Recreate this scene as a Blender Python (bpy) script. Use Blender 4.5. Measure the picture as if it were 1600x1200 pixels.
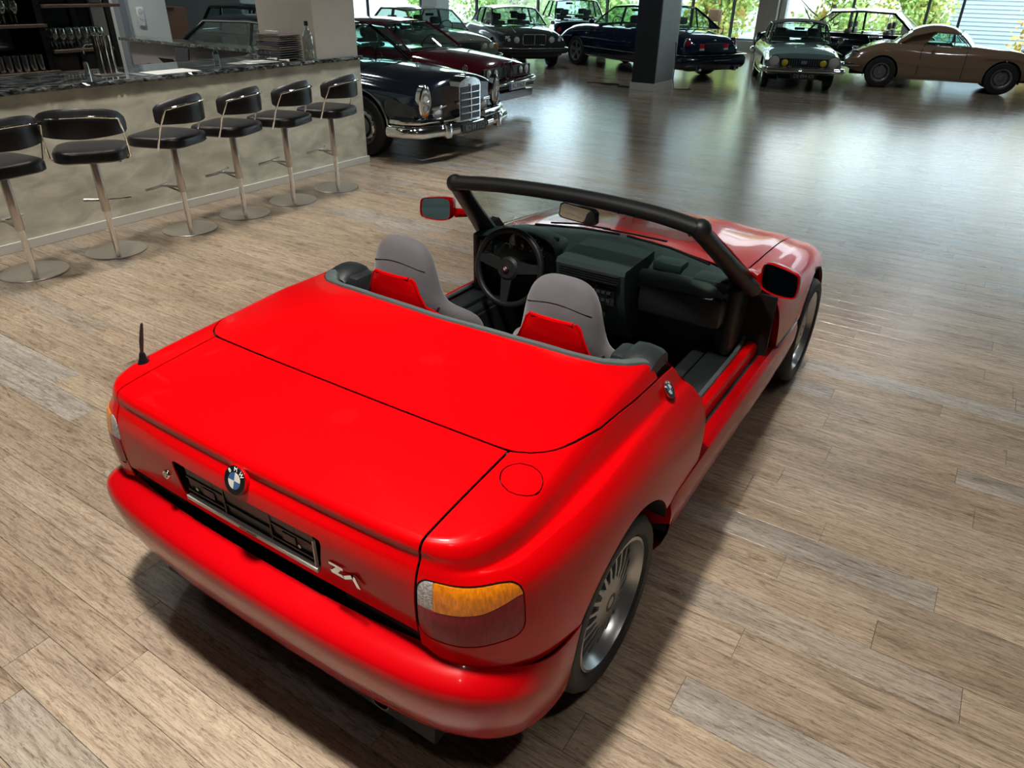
import bpy, bmesh, math, random
import numpy as np
from mathutils import Vector, Matrix

for o in list(bpy.data.objects):
    bpy.data.objects.remove(o, do_unlink=True)
random.seed(7)
C = bpy.context.scene.collection
SC = bpy.context.scene
PI = math.pi

# ---------------------------------------------------------------- camera
def set_camera():
    f, cx, cy, cz, yaw, pitch, roll = (1110.7126, 1.41187, -1.53749, 2.01238, -0.567839, 0.518188, 0.0200487)
    sy, cyw, cp, sp = math.sin(yaw), math.cos(yaw), math.cos(pitch), math.sin(pitch)
    fwd = Vector((sy * cp, cyw * cp, -sp)); right = Vector((cyw, -sy, 0)); up = right.cross(fwd)
    cr, sr = math.cos(roll), math.sin(roll)
    r2 = cr * right + sr * up; u2 = -sr * right + cr * up
    cam = bpy.data.cameras.new('camera'); ob = bpy.data.objects.new('camera', cam); C.objects.link(ob)
    m = Matrix((r2, u2, -fwd)).transposed().to_4x4(); m.translation = Vector((cx, cy, cz))
    ob.matrix_world = m
    cam.sensor_width = 36.0; cam.lens = f * 36.0 / 1600.0
    cam.clip_start = 0.05; cam.clip_end = 300
    SC.camera = ob
set_camera()

# ---------------------------------------------------------------- world, light, exposure
EXPOSURE = 0.0
SC.view_settings.view_transform = 'Standard'
SC.view_settings.look = 'None'
SC.view_settings.gamma = 1.0
SC.view_settings.use_curve_mapping = False
SC.view_settings.exposure = EXPOSURE
w = bpy.data.worlds.new('sky'); SC.world = w; w.use_nodes = True
nt = w.node_tree; nt.nodes.clear()
out = nt.nodes.new('ShaderNodeOutputWorld'); bg = nt.nodes.new('ShaderNodeBackground')
tc = nt.nodes.new('ShaderNodeTexCoord'); mp = nt.nodes.new('ShaderNodeMapping'); mp.inputs['Scale'].default_value = (1, 1, 2.5)
nz = nt.nodes.new('ShaderNodeTexNoise'); nz.inputs['Scale'].default_value = 2.2; nz.inputs['Detail'].default_value = 4
rp = nt.nodes.new('ShaderNodeValToRGB')
rp.color_ramp.elements[0].position = .35; rp.color_ramp.elements[0].color = (.52, .78, .96, 1)
rp.color_ramp.elements[1].position = .62; rp.color_ramp.elements[1].color = (.92, 1, 1, 1)
nt.links.new(tc.outputs['Generated'], mp.inputs['Vector']); nt.links.new(mp.outputs[0], nz.inputs['Vector'])
nt.links.new(nz.outputs['Fac'], rp.inputs['Fac']); nt.links.new(rp.outputs['Color'], bg.inputs['Color'])
bg.inputs['Strength'].default_value = 5.6
nt.links.new(bg.outputs[0], out.inputs['Surface'])

def area_light(name, loc, sx, sy, power, col=(1, 1, 1), rot=(0, 0, 0), portal=False, shape='RECTANGLE'):
    l = bpy.data.lights.new(name, 'AREA'); l.shape = shape; l.size = sx; l.size_y = sy; l.energy = power; l.color = col
    o = bpy.data.objects.new(name, l); o.location = loc; o.rotation_euler = rot; C.objects.link(o)
    if portal: l.cycles.is_portal = True
    return o
CEIL = 4.9
# overhead key lamp and unseen lamps added as fill (housings built with the ceiling)
KEY_FILL_LAMPS = [(0.15, -0.8, 74, 76)] + [(x, y, pw, sp) for x, y, pw, sp in ((-2.8, -2.2, 11, 50), (-1.1, -2.9, 11, 48), (.9, -2.9, 11, 48), (2.8, -1.9, 13, 54), (2.7, .1, 12, 58), (4.8, -.4, 10, 56), (2.7, 2.0, 6, 56), (5.0, 1.6, 7, 56), (-3.9, -1.2, 24, 76), (-3.7, .5, 26, 76), (-3.6, 2.2, 26, 76), (-3.5, 3.9, 24, 76), (-2.3, .9, 5, 56), (-6.2, .8, 26, 96), (-6.3, 3.2, 26, 96), (-8.6, 3.6, 60, 100), (-8.4, 6.6, 16, 100))] + [(-3.2, 5.4, 26, 70), (.7, 3.1, 20, 60), (1.5, -2.2, 9, 150), (5.2, 3.6, 20, 90), (2.6, 5.4, 20, 90), (6.6, 6.6, 20, 100), (-9.5, 9, 40, 170), (-4.5, 9.8, 34, 150), (.5, 10, 34, 150), (-9, 15, 44, 170), (-4, 16, 36, 170), (1, 15.5, 40, 170)]
for i, (x, y, p, spr) in enumerate(KEY_FILL_LAMPS):
    area_light('key_fill_light', (x, y, CEIL - .13), .34, .34, p, (1.0, .945, .87) if y < 5 else (.86, .95, 1.0), shape='DISK').data.spread = math.radians(spr)
for x0 in (-30, -24, -18, -12, -6, 0, 4):
    area_light('window_portal', (x0 + 3, 25.1, 2.5), 6, 4.6, 1, rot=(-PI / 2, 0, 0), portal=True)

# ---------------------------------------------------------------- materials
MATS = {}
def pm(name, col=(.5, .5, .5), rough=.5, metal=0., coat=0., spec=None, trans=0., ior=None, emit=None, sheen=0.):
    m = bpy.data.materials.new(name); m.use_nodes = True; b = m.node_tree.nodes['Principled BSDF']
    b.inputs['Base Color'].default_value = (*col, 1); b.inputs['Roughness'].default_value = rough; b.inputs['Metallic'].default_value = metal
    if coat: b.inputs['Coat Weight'].default_value = coat; b.inputs['Coat Roughness'].default_value = .03; b.inputs['Coat IOR'].default_value = 1.42
    if spec is not None: b.inputs['Specular IOR Level'].default_value = spec
    if trans: b.inputs['Transmission Weight'].default_value = trans
    if ior: b.inputs['IOR'].default_value = ior
    if sheen: b.inputs['Sheen Weight'].default_value = sheen
    if emit: b.inputs['Emission Color'].default_value = (*emit[0], 1); b.inputs['Emission Strength'].default_value = emit[1]
    MATS[name] = m
    return m
def nodes(m): return m.node_tree.nodes, m.node_tree.links, m.node_tree.nodes['Principled BSDF']
def add_noise(m, scale=8, amt=.15, coord='Object', stretch=(1, 1, 1), bump=0., detail=4, rough_var=0., dist=0.):
    """procedural colour variation (and optional bump) around the base colour"""
    N, L, b = nodes(m)
    tcn = N.new('ShaderNodeTexCoord'); mpn = N.new('ShaderNodeMapping'); mpn.inputs['Scale'].default_value = stretch
    n = N.new('ShaderNodeTexNoise'); n.inputs['Scale'].default_value = scale; n.inputs['Detail'].default_value = detail; n.inputs['Distortion'].default_value = dist
    L.new(tcn.outputs[coord], mpn.inputs[0]); L.new(mpn.outputs[0], n.inputs['Vector'])
    c = b.inputs['Base Color'].default_value[:3]
    r = N.new('ShaderNodeValToRGB')
    r.color_ramp.elements[0].position = .3; r.color_ramp.elements[0].color = (*[x * (1 - amt) for x in c], 1)
    r.color_ramp.elements[1].position = .7; r.color_ramp.elements[1].color = (*[min(1, x * (1 + amt)) for x in c], 1)
    L.new(n.outputs['Fac'], r.inputs[0]); L.new(r.outputs[0], b.inputs['Base Color'])
    if bump:
        bn = N.new('ShaderNodeBump'); bn.inputs['Strength'].default_value = bump; bn.inputs['Distance'].default_value = .01
        L.new(n.outputs['Fac'], bn.inputs['Height']); L.new(bn.outputs[0], b.inputs['Normal'])
    if rough_var:
        mr = N.new('ShaderNodeMapRange'); rr = b.inputs['Roughness'].default_value
        mr.inputs['To Min'].default_value = rr - rough_var; mr.inputs['To Max'].default_value = rr + rough_var
        L.new(n.outputs['Fac'], mr.inputs['Value']); L.new(mr.outputs[0], b.inputs['Roughness'])
    return m
def thin_glass(name, tint=(.8, .9, .88), gloss=.12, rough=.0):
    m = bpy.data.materials.new(name); m.use_nodes = True; N = m.node_tree.nodes; L = m.node_tree.links; N.clear()
    o = N.new('ShaderNodeOutputMaterial'); t = N.new('ShaderNodeBsdfTransparent'); g = N.new('ShaderNodeBsdfGlossy'); mx = N.new('ShaderNodeMixShader')
    lw = N.new('ShaderNodeLayerWeight'); lw.inputs['Blend'].default_value = .5
    pw = N.new('ShaderNodeMath'); pw.operation = 'POWER'; pw.inputs[1].default_value = 4.5; ad = N.new('ShaderNodeMath'); ad.operation = 'MULTIPLY_ADD'; ad.inputs[1].default_value = .9; ad.inputs[2].default_value = .03 + gloss * .3; ad.use_clamp = True
    t.inputs['Color'].default_value = (*tint, 1); g.inputs['Roughness'].default_value = rough; g.inputs['Color'].default_value = (1, 1, 1, 1)
    L.new(lw.outputs['Facing'], pw.inputs[0]); L.new(pw.outputs[0], ad.inputs[0]); L.new(ad.outputs[0], mx.inputs[0]); L.new(t.outputs[0], mx.inputs[1]); L.new(g.outputs[0], mx.inputs[2]); L.new(mx.outputs[0], o.inputs[0])
    MATS[name] = m
    return m

M = MATS
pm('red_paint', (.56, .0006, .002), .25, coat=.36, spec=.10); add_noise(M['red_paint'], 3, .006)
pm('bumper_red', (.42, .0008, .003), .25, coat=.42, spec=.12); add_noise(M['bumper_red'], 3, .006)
pm('black_trim', (.012, .013, .014), .45); add_noise(M['black_trim'], 60, .2)
pm('black_gloss', (.008, .008, .009), .12, coat=.6)
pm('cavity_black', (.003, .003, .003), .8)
pm('soft_black', (.014, .018, .019), .5); add_noise(M['soft_black'], 140, .15, bump=.12)
pm('dash_green', (.030, .050, .046), .52, spec=.35); add_noise(M['dash_green'], 180, .12, bump=.12)
pm('grey_rubber', (.085, .105, .105), .42); add_noise(M['grey_rubber'], 90, .12)
pm('carpet_black', (.012, .013, .014), .95); add_noise(M['carpet_black'], 300, .4, bump=.3)
pm('suede_grey', (.105, .102, .112), .92, sheen=.3); add_noise(M['suede_grey'], 14, .10, bump=.25)
pm('tyre_rubber', (.016, .016, .017), .62); add_noise(M['tyre_rubber'], 40, .2)
pm('silver_alloy', (.34, .35, .36), .34, metal=.85); add_noise(M['silver_alloy'], 20, .06)
pm('rim_polished', (.50, .51, .51), .30, metal=.85)
pm('chrome', (.82, .84, .84), .07, metal=1.); add_noise(M['chrome'], 6, .04)
pm('brushed_steel', (.60, .57, .53), .34, metal=.9); add_noise(M['brushed_steel'], 8, .06, stretch=(40, 40, 1), rough_var=.06)
pm('lamp_amber', (.72, .20, .005), .2, coat=.4); add_noise(M['lamp_amber'], 160, .25, stretch=(1, 1, .2), bump=.25)
pm('lamp_red', (.30, .008, .022), .25, coat=.15, spec=.2); add_noise(M['lamp_red'], 130, .2, stretch=(1, 1, .25), bump=.1)
pm('lamp_clear', (.36, .34, .33), .2, coat=.4); add_noise(M['lamp_clear'], 170, .45, bump=.3)
pm('white_print', (.72, .72, .70), .4)
pm('badge_blue', (.03, .09, .22), .25, coat=.5)
pm('badge_cream', (.55, .54, .48), .3, coat=.5)
pm('mirror_blue', (.10, .20, .27), .04, metal=1.)
pm('mirror_silver', (.75, .75, .72), .03, metal=1.)
thin_glass('windscreen_glass', (.70, .84, .80), .18)
thin_glass('car_glass', (.72, .86, .84), .15)
thin_glass('window_pane', (.97, .99, .99), .02)
thin_glass('clear_glass', (.80, .88, .86), .95, .03)
pm('stool_leather', (.012, .012, .014), .36); add_noise(M['stool_leather'], 120, .15, bump=.1)
pm('plaster_bar', (.56, .55, .45), .42); add_noise(M['plaster_bar'], 3.2, .28, stretch=(1, 1, 2.2), bump=.35, detail=8, rough_var=.12, dist=.6)
pm('skirting_grey', (.62, .62, .57), .5)
pm('pillar_cream', (.52, .49, .43), .6); add_noise(M['pillar_cream'], 5, .04)
pm('pillar_grey', (.28, .29, .28), .55); add_noise(M['pillar_grey'], 5, .05)
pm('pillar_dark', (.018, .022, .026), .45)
pm('wall_grey', (.17, .18, .17), .7); add_noise(M['wall_grey'], 2, .05)
pm('wall_white', (.62, .68, .66), .5); add_noise(M['wall_white'], 2, .03)
pm('wall_mauve', (.24, .22, .22), .6)
pm('frame_white', (.75, .77, .77), .4)
pm('frame_grey', (.18, .21, .24), .45)
pm('ceiling_paint', (.05, .05, .05), .8); add_noise(M['ceiling_paint'], 1.5, .03)
pm('cardboard', (.17, .09, .05), .8); add_noise(M['cardboard'], 30, .1)
pm('wood_shelf', (.15, .11, .085), .5); add_noise(M['wood_shelf'], 12, .25, stretch=(1, 8, 8))
pm('dark_glass', (.010, .016, .017), .05, coat=.5)
pm('paper', (.62, .64, .62), .6)
pm('dark_cloth', (.010, .010, .018), .9, sheen=.1)
pm('lamp_lens', (.3, .3, .3), .4, emit=((1, .93, .82), .12))

def stone_mat():
    m = pm('marble_black', (.03, .035, .036), .09, coat=.4); N, L, b = nodes(m)
    tcn = N.new('ShaderNodeTexCoord'); mpn = N.new('ShaderNodeMapping'); mpn.inputs['Scale'].default_value = (3.0, 1.0, 3.0)
    n = N.new('ShaderNodeTexNoise'); n.inputs['Scale'].default_value = 6; n.inputs['Detail'].default_value = 9; n.inputs['Distortion'].default_value = 1.4
    r = N.new('ShaderNodeValToRGB'); r.color_ramp.elements[0].position = .44; r.color_ramp.elements[0].color = (.012, .015, .016, 1)
    r.color_ramp.elements[1].position = .66; r.color_ramp.elements[1].color = (.20, .22, .22, 1)
    L.new(tcn.outputs['Object'], mpn.inputs[0]); L.new(mpn.outputs[0], n.inputs['Vector']); L.new(n.outputs['Fac'], r.inputs[0]); L.new(r.outputs[0], b.inputs['Base Color'])
stone_mat()

def wood_mat():
    """printed wood planks: grain runs along world X, every plank shifted by its own random number"""
    m = pm('wood_plank', (.4, .33, .26), .36, spec=.5); N, L, b = nodes(m)
    geo = N.new('ShaderNodeNewGeometry'); oi = N.new('ShaderNodeObjectInfo'); at = N.new('ShaderNodeAttribute'); at.attribute_name = 'rnd'
    add = N.new('ShaderNodeMath'); add.operation = 'ADD'; L.new(oi.outputs['Random'], add.inputs[0]); L.new(at.outputs['Fac'], add.inputs[1])
    wn = N.new('ShaderNodeTexWhiteNoise'); wn.noise_dimensions = '1D'; L.new(add.outputs[0], wn.inputs['W'])
    mul = N.new('ShaderNodeVectorMath'); mul.operation = 'SCALE'; mul.inputs['Scale'].default_value = 40; L.new(wn.outputs['Color'], mul.inputs[0])
    pos = N.new('ShaderNodeVectorMath'); pos.operation = 'ADD'; L.new(geo.outputs['Position'], pos.inputs[0]); L.new(mul.outputs[0], pos.inputs[1])
    def noise(scale, stretch, detail=5, dist=0., rough=.55):
        mpn = N.new('ShaderNodeMapping'); mpn.inputs['Scale'].default_value = stretch; L.new(pos.outputs[0], mpn.inputs[0])
        n = N.new('ShaderNodeTexNoise'); n.inputs['Scale'].default_value = scale; n.inputs['Detail'].default_value = detail; n.inputs['Distortion'].default_value = dist; n.inputs['Roughness'].default_value = rough
        L.new(mpn.outputs[0], n.inputs['Vector']); return n
    def ramp(src, stops):
        r = N.new('ShaderNodeValToRGB'); e = r.color_ramp.elements
        e[0].position, e[0].color = stops[0][0], (*stops[0][1], 1); e[1].position, e[1].color = stops[-1][0], (*stops[-1][1], 1)
        for p, c in stops[1:-1]:
            q = e.new(p); q.color = (*c, 1)
        L.new(src, r.inputs[0]); return r
    def mix(kind, fac, a, bb):
        x = N.new('ShaderNodeMix'); x.data_type = 'RGBA'; x.blend_type = kind; 
        if isinstance(fac, float): x.inputs['Factor'].default_value = fac
        else: L.new(fac, x.inputs['Factor'])
        L.new(a, x.inputs[6])
        L.new(bb, x.inputs[7]); return x.outputs[2]
    tone = ramp(wn.outputs['Value'], [(0, (.34, .268, .195)), (.3, (.385, .315, .24)), (.55, (.31, .247, .185)), (.8, (.36, .29, .212)), (.90, (.32, .29, .252)), (1, (.375, .345, .31))])
    big = noise(2.2, (.55, 3.2, 1), 4, .8); br = ramp(big.outputs['Fac'], [(.25, (.70, .68, .66)), (.5, (1.0, .99, .97)), (.78, (1.22, 1.21, 1.17))])
    col = mix('MULTIPLY', 1.0, tone.outputs[0], br.outputs[0])
    mid = noise(5.5, (.7, 5, 1), 7, 1.8, .7); mrp = ramp(mid.outputs['Fac'], [(.36, (.55, .50, .47)), (.47, (.96, .95, .94)), (.58, (1.04, 1.04, 1.04)), (.68, (1.25, 1.24, 1.22))])
    col = mix('MULTIPLY', .8, col, mrp.outputs[0])
    fine = noise(24, (.6, 7, 1), 6, 1.4, .8); frp = ramp(fine.outputs['Fac'], [(.40, (.36, .30, .27)), (.50, (1, 1, 1)), (.75, (1.08, 1.07, 1.06))])
    col = mix('MULTIPLY', .75, col, frp.outputs[0])
    # cathedral grain rings
    mpn = N.new('ShaderNodeMapping'); mpn.inputs['Scale'].default_value = (.55, 4.5, 1); L.new(pos.outputs[0], mpn.inputs[0])
    wv = N.new('ShaderNodeTexWave'); wv.wave_type = 'BANDS'; wv.bands_direction = 'Y'; wv.inputs['Scale'].default_value = 2.2; wv.inputs['Distortion'].default_value = 9; wv.inputs['Detail'].default_value = 3; wv.inputs['Detail Scale'].default_value = .8
    L.new(mpn.outputs[0], wv.inputs['Vector']); wr = ramp(wv.outputs['Fac'], [(.0, (.5, .44, .40)), (.14, (1, 1, 1)), (1, (1, 1, 1))])
    col = mix('MULTIPLY', .38, col, wr.outputs[0])
    # knots
    mk = N.new('ShaderNodeMapping'); mk.inputs['Scale'].default_value = (1.0, 2.4, 1); L.new(pos.outputs[0], mk.inputs[0])
    vo = N.new('ShaderNodeTexVoronoi'); vo.inputs['Scale'].default_value = 1.9; L.new(mk.outputs[0], vo.inputs['Vector'])
    kr = ramp(vo.outputs['Distance'], [(.0, (.30, .22, .17)), (.035, (.45, .36, .30)), (.05, (.86, .82, .78)), (.07, (.62, .55, .48)), (.095, (1, 1, 1)), (1, (1, 1, 1))])
    col = mix('MULTIPLY', .85, col, kr.outputs[0])
    L.new(col, b.inputs['Base Color'])
    rg = N.new('ShaderNodeMapRange'); rg.inputs['To Min'].default_value = .07; rg.inputs['To Max'].default_value = .18; L.new(mid.outputs['Fac'], rg.inputs['Value']); L.new(rg.outputs[0], b.inputs['Roughness'])
    bp = N.new('ShaderNodeBump'); bp.inputs['Strength'].default_value = .35; bp.inputs['Distance'].default_value = .0016
    sm = N.new('ShaderNodeMath'); sm.operation = 'ADD'; L.new(mid.outputs['Fac'], sm.inputs[0]); L.new(fine.outputs['Fac'], sm.inputs[1]); L.new(sm.outputs[0], bp.inputs['Height']); L.new(bp.outputs[0], b.inputs['Normal'])
wood_mat()

# ---------------------------------------------------------------- object helpers
def link(o, parent=None):
    C.objects.link(o)
    if parent is not None: o.parent = parent
    return o
def tag(o, label=None, cat=None, group=None, kind=None):
    if label: o['label'] = label
    if cat: o['category'] = cat
    if group: o['group'] = group
    if kind: o['kind'] = kind
    return o
def thing(name, label, cat, loc=(0, 0, 0), rotz=0., group=None, scale=1.):
    o = bpy.data.objects.new(name, None); o.empty_display_size = .1; C.objects.link(o)
    o.location = loc; o.rotation_euler = (0, 0, rotz); o.scale = (scale,) * 3
    return tag(o, label, cat, group)
def meshobj(name, v, f, mat, parent=None, smooth=True, angle=35, mats=None, mi=None):
    me = bpy.data.meshes.new(name); me.from_pydata([tuple(map(float, p)) for p in v], [], [tuple(int(i) for i in q) for q in f])
    if mats:
        for k in mats: me.materials.append(M[k])
        me.polygons.foreach_set('material_index', mi)
    else: me.materials.append(M[mat])
    me.update()
    if smooth:
        me.polygons.foreach_set('use_smooth', [True] * len(me.polygons)); me.set_sharp_from_angle(angle=math.radians(angle))
    return link(bpy.data.objects.new(name, me), parent)
def copy_tree(o, parent=None):
    c = o.copy(); C.objects.link(c); c.parent = parent
    for ch in [x for x in bpy.data.objects if x.parent == o]: copy_tree(ch, c)
    return c

class MB:
    """collects shapes, then becomes one mesh object"""
    def __init__(s): s.v = []; s.f = []
    def add(s, v, f):
        n = len(s.v); s.v += [tuple(p) for p in v]; s.f += [tuple(i + n for i in q) for q in f]; return s
    def box(s, a, b, bev=0., rot=None, about=None):
        bm = bmesh.new(); bmesh.ops.create_cube(bm, size=1)
        for p in bm.verts: p.co = Vector([(a[i] + b[i]) / 2 + p.co[i] * abs(b[i] - a[i]) for i in range(3)])
        if bev: bmesh.ops.bevel(bm, geom=list(bm.edges), offset=bev, segments=2, affect='EDGES', profile=.5, clamp_overlap=True)
        if rot is not None:
            c = Vector(about) if about is not None else Vector([(a[i] + b[i]) / 2 for i in range(3)])
            for p in bm.verts: p.co = c + rot @ (p.co - c)
        bm.verts.index_update(); s.add([tuple(p.co) for p in bm.verts], [[q.index for q in f.verts] for f in bm.faces]); bm.free(); return s
    def tube(s, pts, r, n=10, closed=False, flat=1.):
        P = [Vector(p) for p in pts]; rs = r if isinstance(r, (list, tuple)) else [r] * len(P); v = []; f = []
        up = None; m = len(P)
        for i, p in enumerate(P):
            if closed: t = (P[(i + 1) % m] - P[i - 1])
            else: t = (P[min(i + 1, m - 1)] - P[max(i - 1, 0)])
            t.normalize()
            if up is None: up = Vector((0, 0, 1)) if abs(t.z) < .9 else Vector((1, 0, 0))
            a = t.cross(up); 
            if a.length < 1e-6: a = t.orthogonal()
            a.normalize(); bq = a.cross(t).normalized(); up = bq
            for k in range(n):
                w_ = 2 * PI * k / n; v.append(tuple(p + a * math.cos(w_) * rs[i] + bq * math.sin(w_) * rs[i] * flat))
        for i in range(m if closed else m - 1):
            for k in range(n):
                j = (i + 1) % m; f.append((i * n + k, i * n + (k + 1) % n, j * n + (k + 1) % n, j * n + k))
        if not closed: f.append(tuple(range(n - 1, -1, -1))); f.append(tuple((m - 1) * n + k for k in range(n)))
        return s.add(v, f)
    def lathe(s, prof, n=24, c=(0, 0, 0), axis='Z', closed=False, a0=0., a1=2 * PI):
        """prof: (radius, height) pairs"""
        v = []; f = []; m = len(prof); full = abs(a1 - a0 - 2 * PI) < 1e-6; nn = n if full else n + 1
        for k in range(nn):
            w_ = a0 + (a1 - a0) * k / n; cc, ss = math.cos(w_), math.sin(w_)
            for r, h in prof:
                p = {'Z': (r * cc, r * ss, h), 'X': (h, r * cc, r * ss), 'Y': (r * ss, h, r * cc)}[axis]
                v.append((p[0] + c[0], p[1] + c[1], p[2] + c[2]))
        for k in range(n):
            k2 = (k + 1) % nn
            for i in range(m if closed else m - 1):
                j = (i + 1) % m; f.append((k * m + i, k2 * m + i, k2 * m + j, k * m + j))
        return s.add(v, f)
    def prism(s, poly, d, origin=(0, 0, 0), ex=(1, 0, 0), ey=(0, 0, 1), ez=(0, 1, 0)):
        """poly: 2D outline; extruded by d along ez"""
        O, X, Y, Z_ = Vector(origin), Vector(ex), Vector(ey), Vector(ez); n = len(poly)
        v = [tuple(O + X * p[0] + Y * p[1]) for p in poly] + [tuple(O + X * p[0] + Y * p[1] + Z_ * d) for p in poly]
        return s.add(v, [tuple(range(n - 1, -1, -1)), tuple(range(n, 2 * n))] + [(i, (i + 1) % n, n + (i + 1) % n, n + i) for i in range(n)])
    def ball(s, c, r, n=12, m=8, sc=(1, 1, 1)):
        v = []; f = []
        for i in range(m + 1):
            t = PI * i / m
            for k in range(n):
                p = 2 * PI * k / n; v.append((c[0] + r * sc[0] * math.sin(t) * math.cos(p), c[1] + r * sc[1] * math.sin(t) * math.sin(p), c[2] + r * sc[2] * math.cos(t)))
        for i in range(m):
            for k in range(n): f.append((i * n + k, (i + 1) * n + k, (i + 1) * n + (k + 1) % n, i * n + (k + 1) % n))
        return s.add(v, f)
    def build(s, name, mat, parent=None, smooth=True, angle=35, recalc=True):
        o = meshobj(name, s.v, s.f, mat, parent, smooth, angle)
        if recalc:
            bm = bmesh.new(); bm.from_mesh(o.data); bmesh.ops.remove_doubles(bm, verts=bm.verts, dist=1e-5); bmesh.ops.recalc_face_normals(bm, faces=bm.faces); bm.to_mesh(o.data); bm.free()
            if smooth: o.data.set_sharp_from_angle(angle=math.radians(angle))
        return o
def text_obj(name, body, size, mat, parent, loc, ex, ey, extrude=.001, align='CENTER', width=None):
    cu = bpy.data.curves.new(name, 'FONT'); cu.body = body; cu.size = size; cu.extrude = extrude; cu.align_x = align; cu.align_y = 'CENTER'; cu.resolution_u = 2
    t = bpy.data.objects.new(name, cu); C.objects.link(t)
    dg = bpy.context.evaluated_depsgraph_get(); me = bpy.data.meshes.new_from_object(t.evaluated_get(dg)); bpy.data.objects.remove(t)
    X = Vector(ex).normalized(); Y = Vector(ey).normalized(); Z_ = X.cross(Y)
    sx = 1.
    if width:
        xs = [v.co.x for v in me.vertices]
        if xs: sx = width / max(1e-6, max(xs) - min(xs))
    L_ = Vector(loc)
    for v in me.vertices: v.co = L_ + X * v.co.x * sx + Y * v.co.y + Z_ * v.co.z
    me.materials.clear(); me.materials.append(M[mat])
    return link(bpy.data.objects.new(name, me), parent)

def cr(keys, vals, t):
    """Catmull-Rom through vals (arrays) at ascending keys"""
    keys = list(keys); n = len(keys); vals = np.asarray(vals, float)
    i = min(max(np.searchsorted(keys, t) - 1, 0), n - 2); h = keys[i + 1] - keys[i]; u = (t - keys[i]) / h; u = min(max(u, 0), 1)
    p1, p2 = vals[i], vals[i + 1]
    m1 = (vals[i + 1] - vals[i - 1]) / (keys[i + 1] - keys[i - 1]) * h if i > 0 else (p2 - p1)
    m2 = (vals[i + 2] - vals[i]) / (keys[i + 2] - keys[i]) * h if i < n - 2 else (p2 - p1)
    # limit overshoot
    m1 = np.clip(m1, -3 * np.abs(p2 - p1), 3 * np.abs(p2 - p1)); m2 = np.clip(m2, -3 * np.abs(p2 - p1), 3 * np.abs(p2 - p1))
    u2, u3 = u * u, u * u * u
    return (2 * u3 - 3 * u2 + 1) * p1 + (u3 - 2 * u2 + u) * m1 + (-2 * u3 + 3 * u2) * p2 + (u3 - u2) * m2
def crv(keys, vals, ts): return np.array([cr(keys, vals, t) for t in ts])
def lin(x, xs, ys): return np.interp(x, xs, ys)

def clip_mesh(V, F, A, funcs):
    """V (n,3), F list, A dict of per-vertex attribute arrays; keep where every func(V, A) > 0, cutting faces exactly"""
    V = np.asarray(V, float); A = {k: np.asarray(a, float) for k, a in A.items()}
    keys = list(A); D = np.column_stack([V] + [A[k] for k in keys]) if keys else V
    for fn in funcs:
        val = fn(D[:, :3], {k: D[:, 3 + i] for i, k in enumerate(keys)})
        new = []; rows = [D]; cnt = len(D); cache = {}; extra = []
        for q in F:
            s = [val[i] > 0 for i in q]
            if all(s): new.append(q); continue
            if not any(s): continue
            poly = []
            for a in range(len(q)):
                i, j = q[a], q[(a + 1) % len(q)]
                if s[a]: poly.append(i)
                if s[a] != s[(a + 1) % len(q)]:
                    e = (min(i, j), max(i, j))
                    if e not in cache:
                        t = val[e[0]] / (val[e[0]] - val[e[1]]); extra.append(D[e[0]] + (D[e[1]] - D[e[0]]) * t); cache[e] = cnt; cnt += 1
                    poly.append(cache[e])
            if len(poly) > 2: new.append(tuple(poly))
        if extra: D = np.vstack([D, np.array(extra)])
        F = new
    used = sorted({i for q in F for i in q}); mp_ = {i: k for k, i in enumerate(used)}
    return D[used][:, :3] if used else np.zeros((0, 3)), [tuple(mp_[i] for i in q) for q in F], {k: D[used][:, 3 + i] for i, k in enumerate(keys)}
def vnormals(V, F):
    N = np.zeros_like(V)
    for q in F:
        a, b, c = V[q[0]], V[q[1]], V[q[2]]
        n = np.cross(b - a, c - a)
        if len(q) > 3: n = n + np.cross(c - a, V[q[3]] - a)
        for i in q: N[i] += n
    l = np.linalg.norm(N, axis=1); l[l == 0] = 1
    return N / l[:, None]
def weld(V, F, d=1e-4):
    key = {}; idx = []; out_ = []
    for p in V:
        k = tuple(np.round(p / d).astype(int)); 
        if k not in key: key[k] = len(out_); out_.append(p)
        idx.append(key[k])
    G = []
    for q in F:
        r = []
        for i in q:
            j = idx[i]
            if not r or r[-1] != j: r.append(j)
        if len(r) > 1 and r[0] == r[-1]: r.pop()
        if len(set(r)) == len(r) and len(r) > 2: G.append(tuple(r))
    return np.array(out_), G
def shell(V, F, t):
    """give an open surface thickness t inwards, closing its rim"""
    N = vnormals(V, F); n = len(V); W = np.vstack([V, V - N * t]); G = list(F) + [tuple(i + n for i in reversed(q)) for q in F]
    E = {}
    for q in F:
        for a in range(len(q)):
            i, j = q[a], q[(a + 1) % len(q)]; E[(i, j)] = 1
    for (i, j) in E:
        if (j, i) not in E: G.append((j, i, i + n, j + n))
    return W, G
def grid_faces(nv, nu, flip=False):
    F = []
    for i in range(nv - 1):
        for j in range(nu - 1):
            q = (i * nu + j, (i + 1) * nu + j, (i + 1) * nu + j + 1, i * nu + j + 1)
            F.append(q[::-1] if flip else q)
    return F
def mirror(V, F):
    W = np.array(V, float).copy()
    if len(W): W[:, 0] *= -1
    return W, [tuple(reversed(q)) for q in F]
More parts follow.
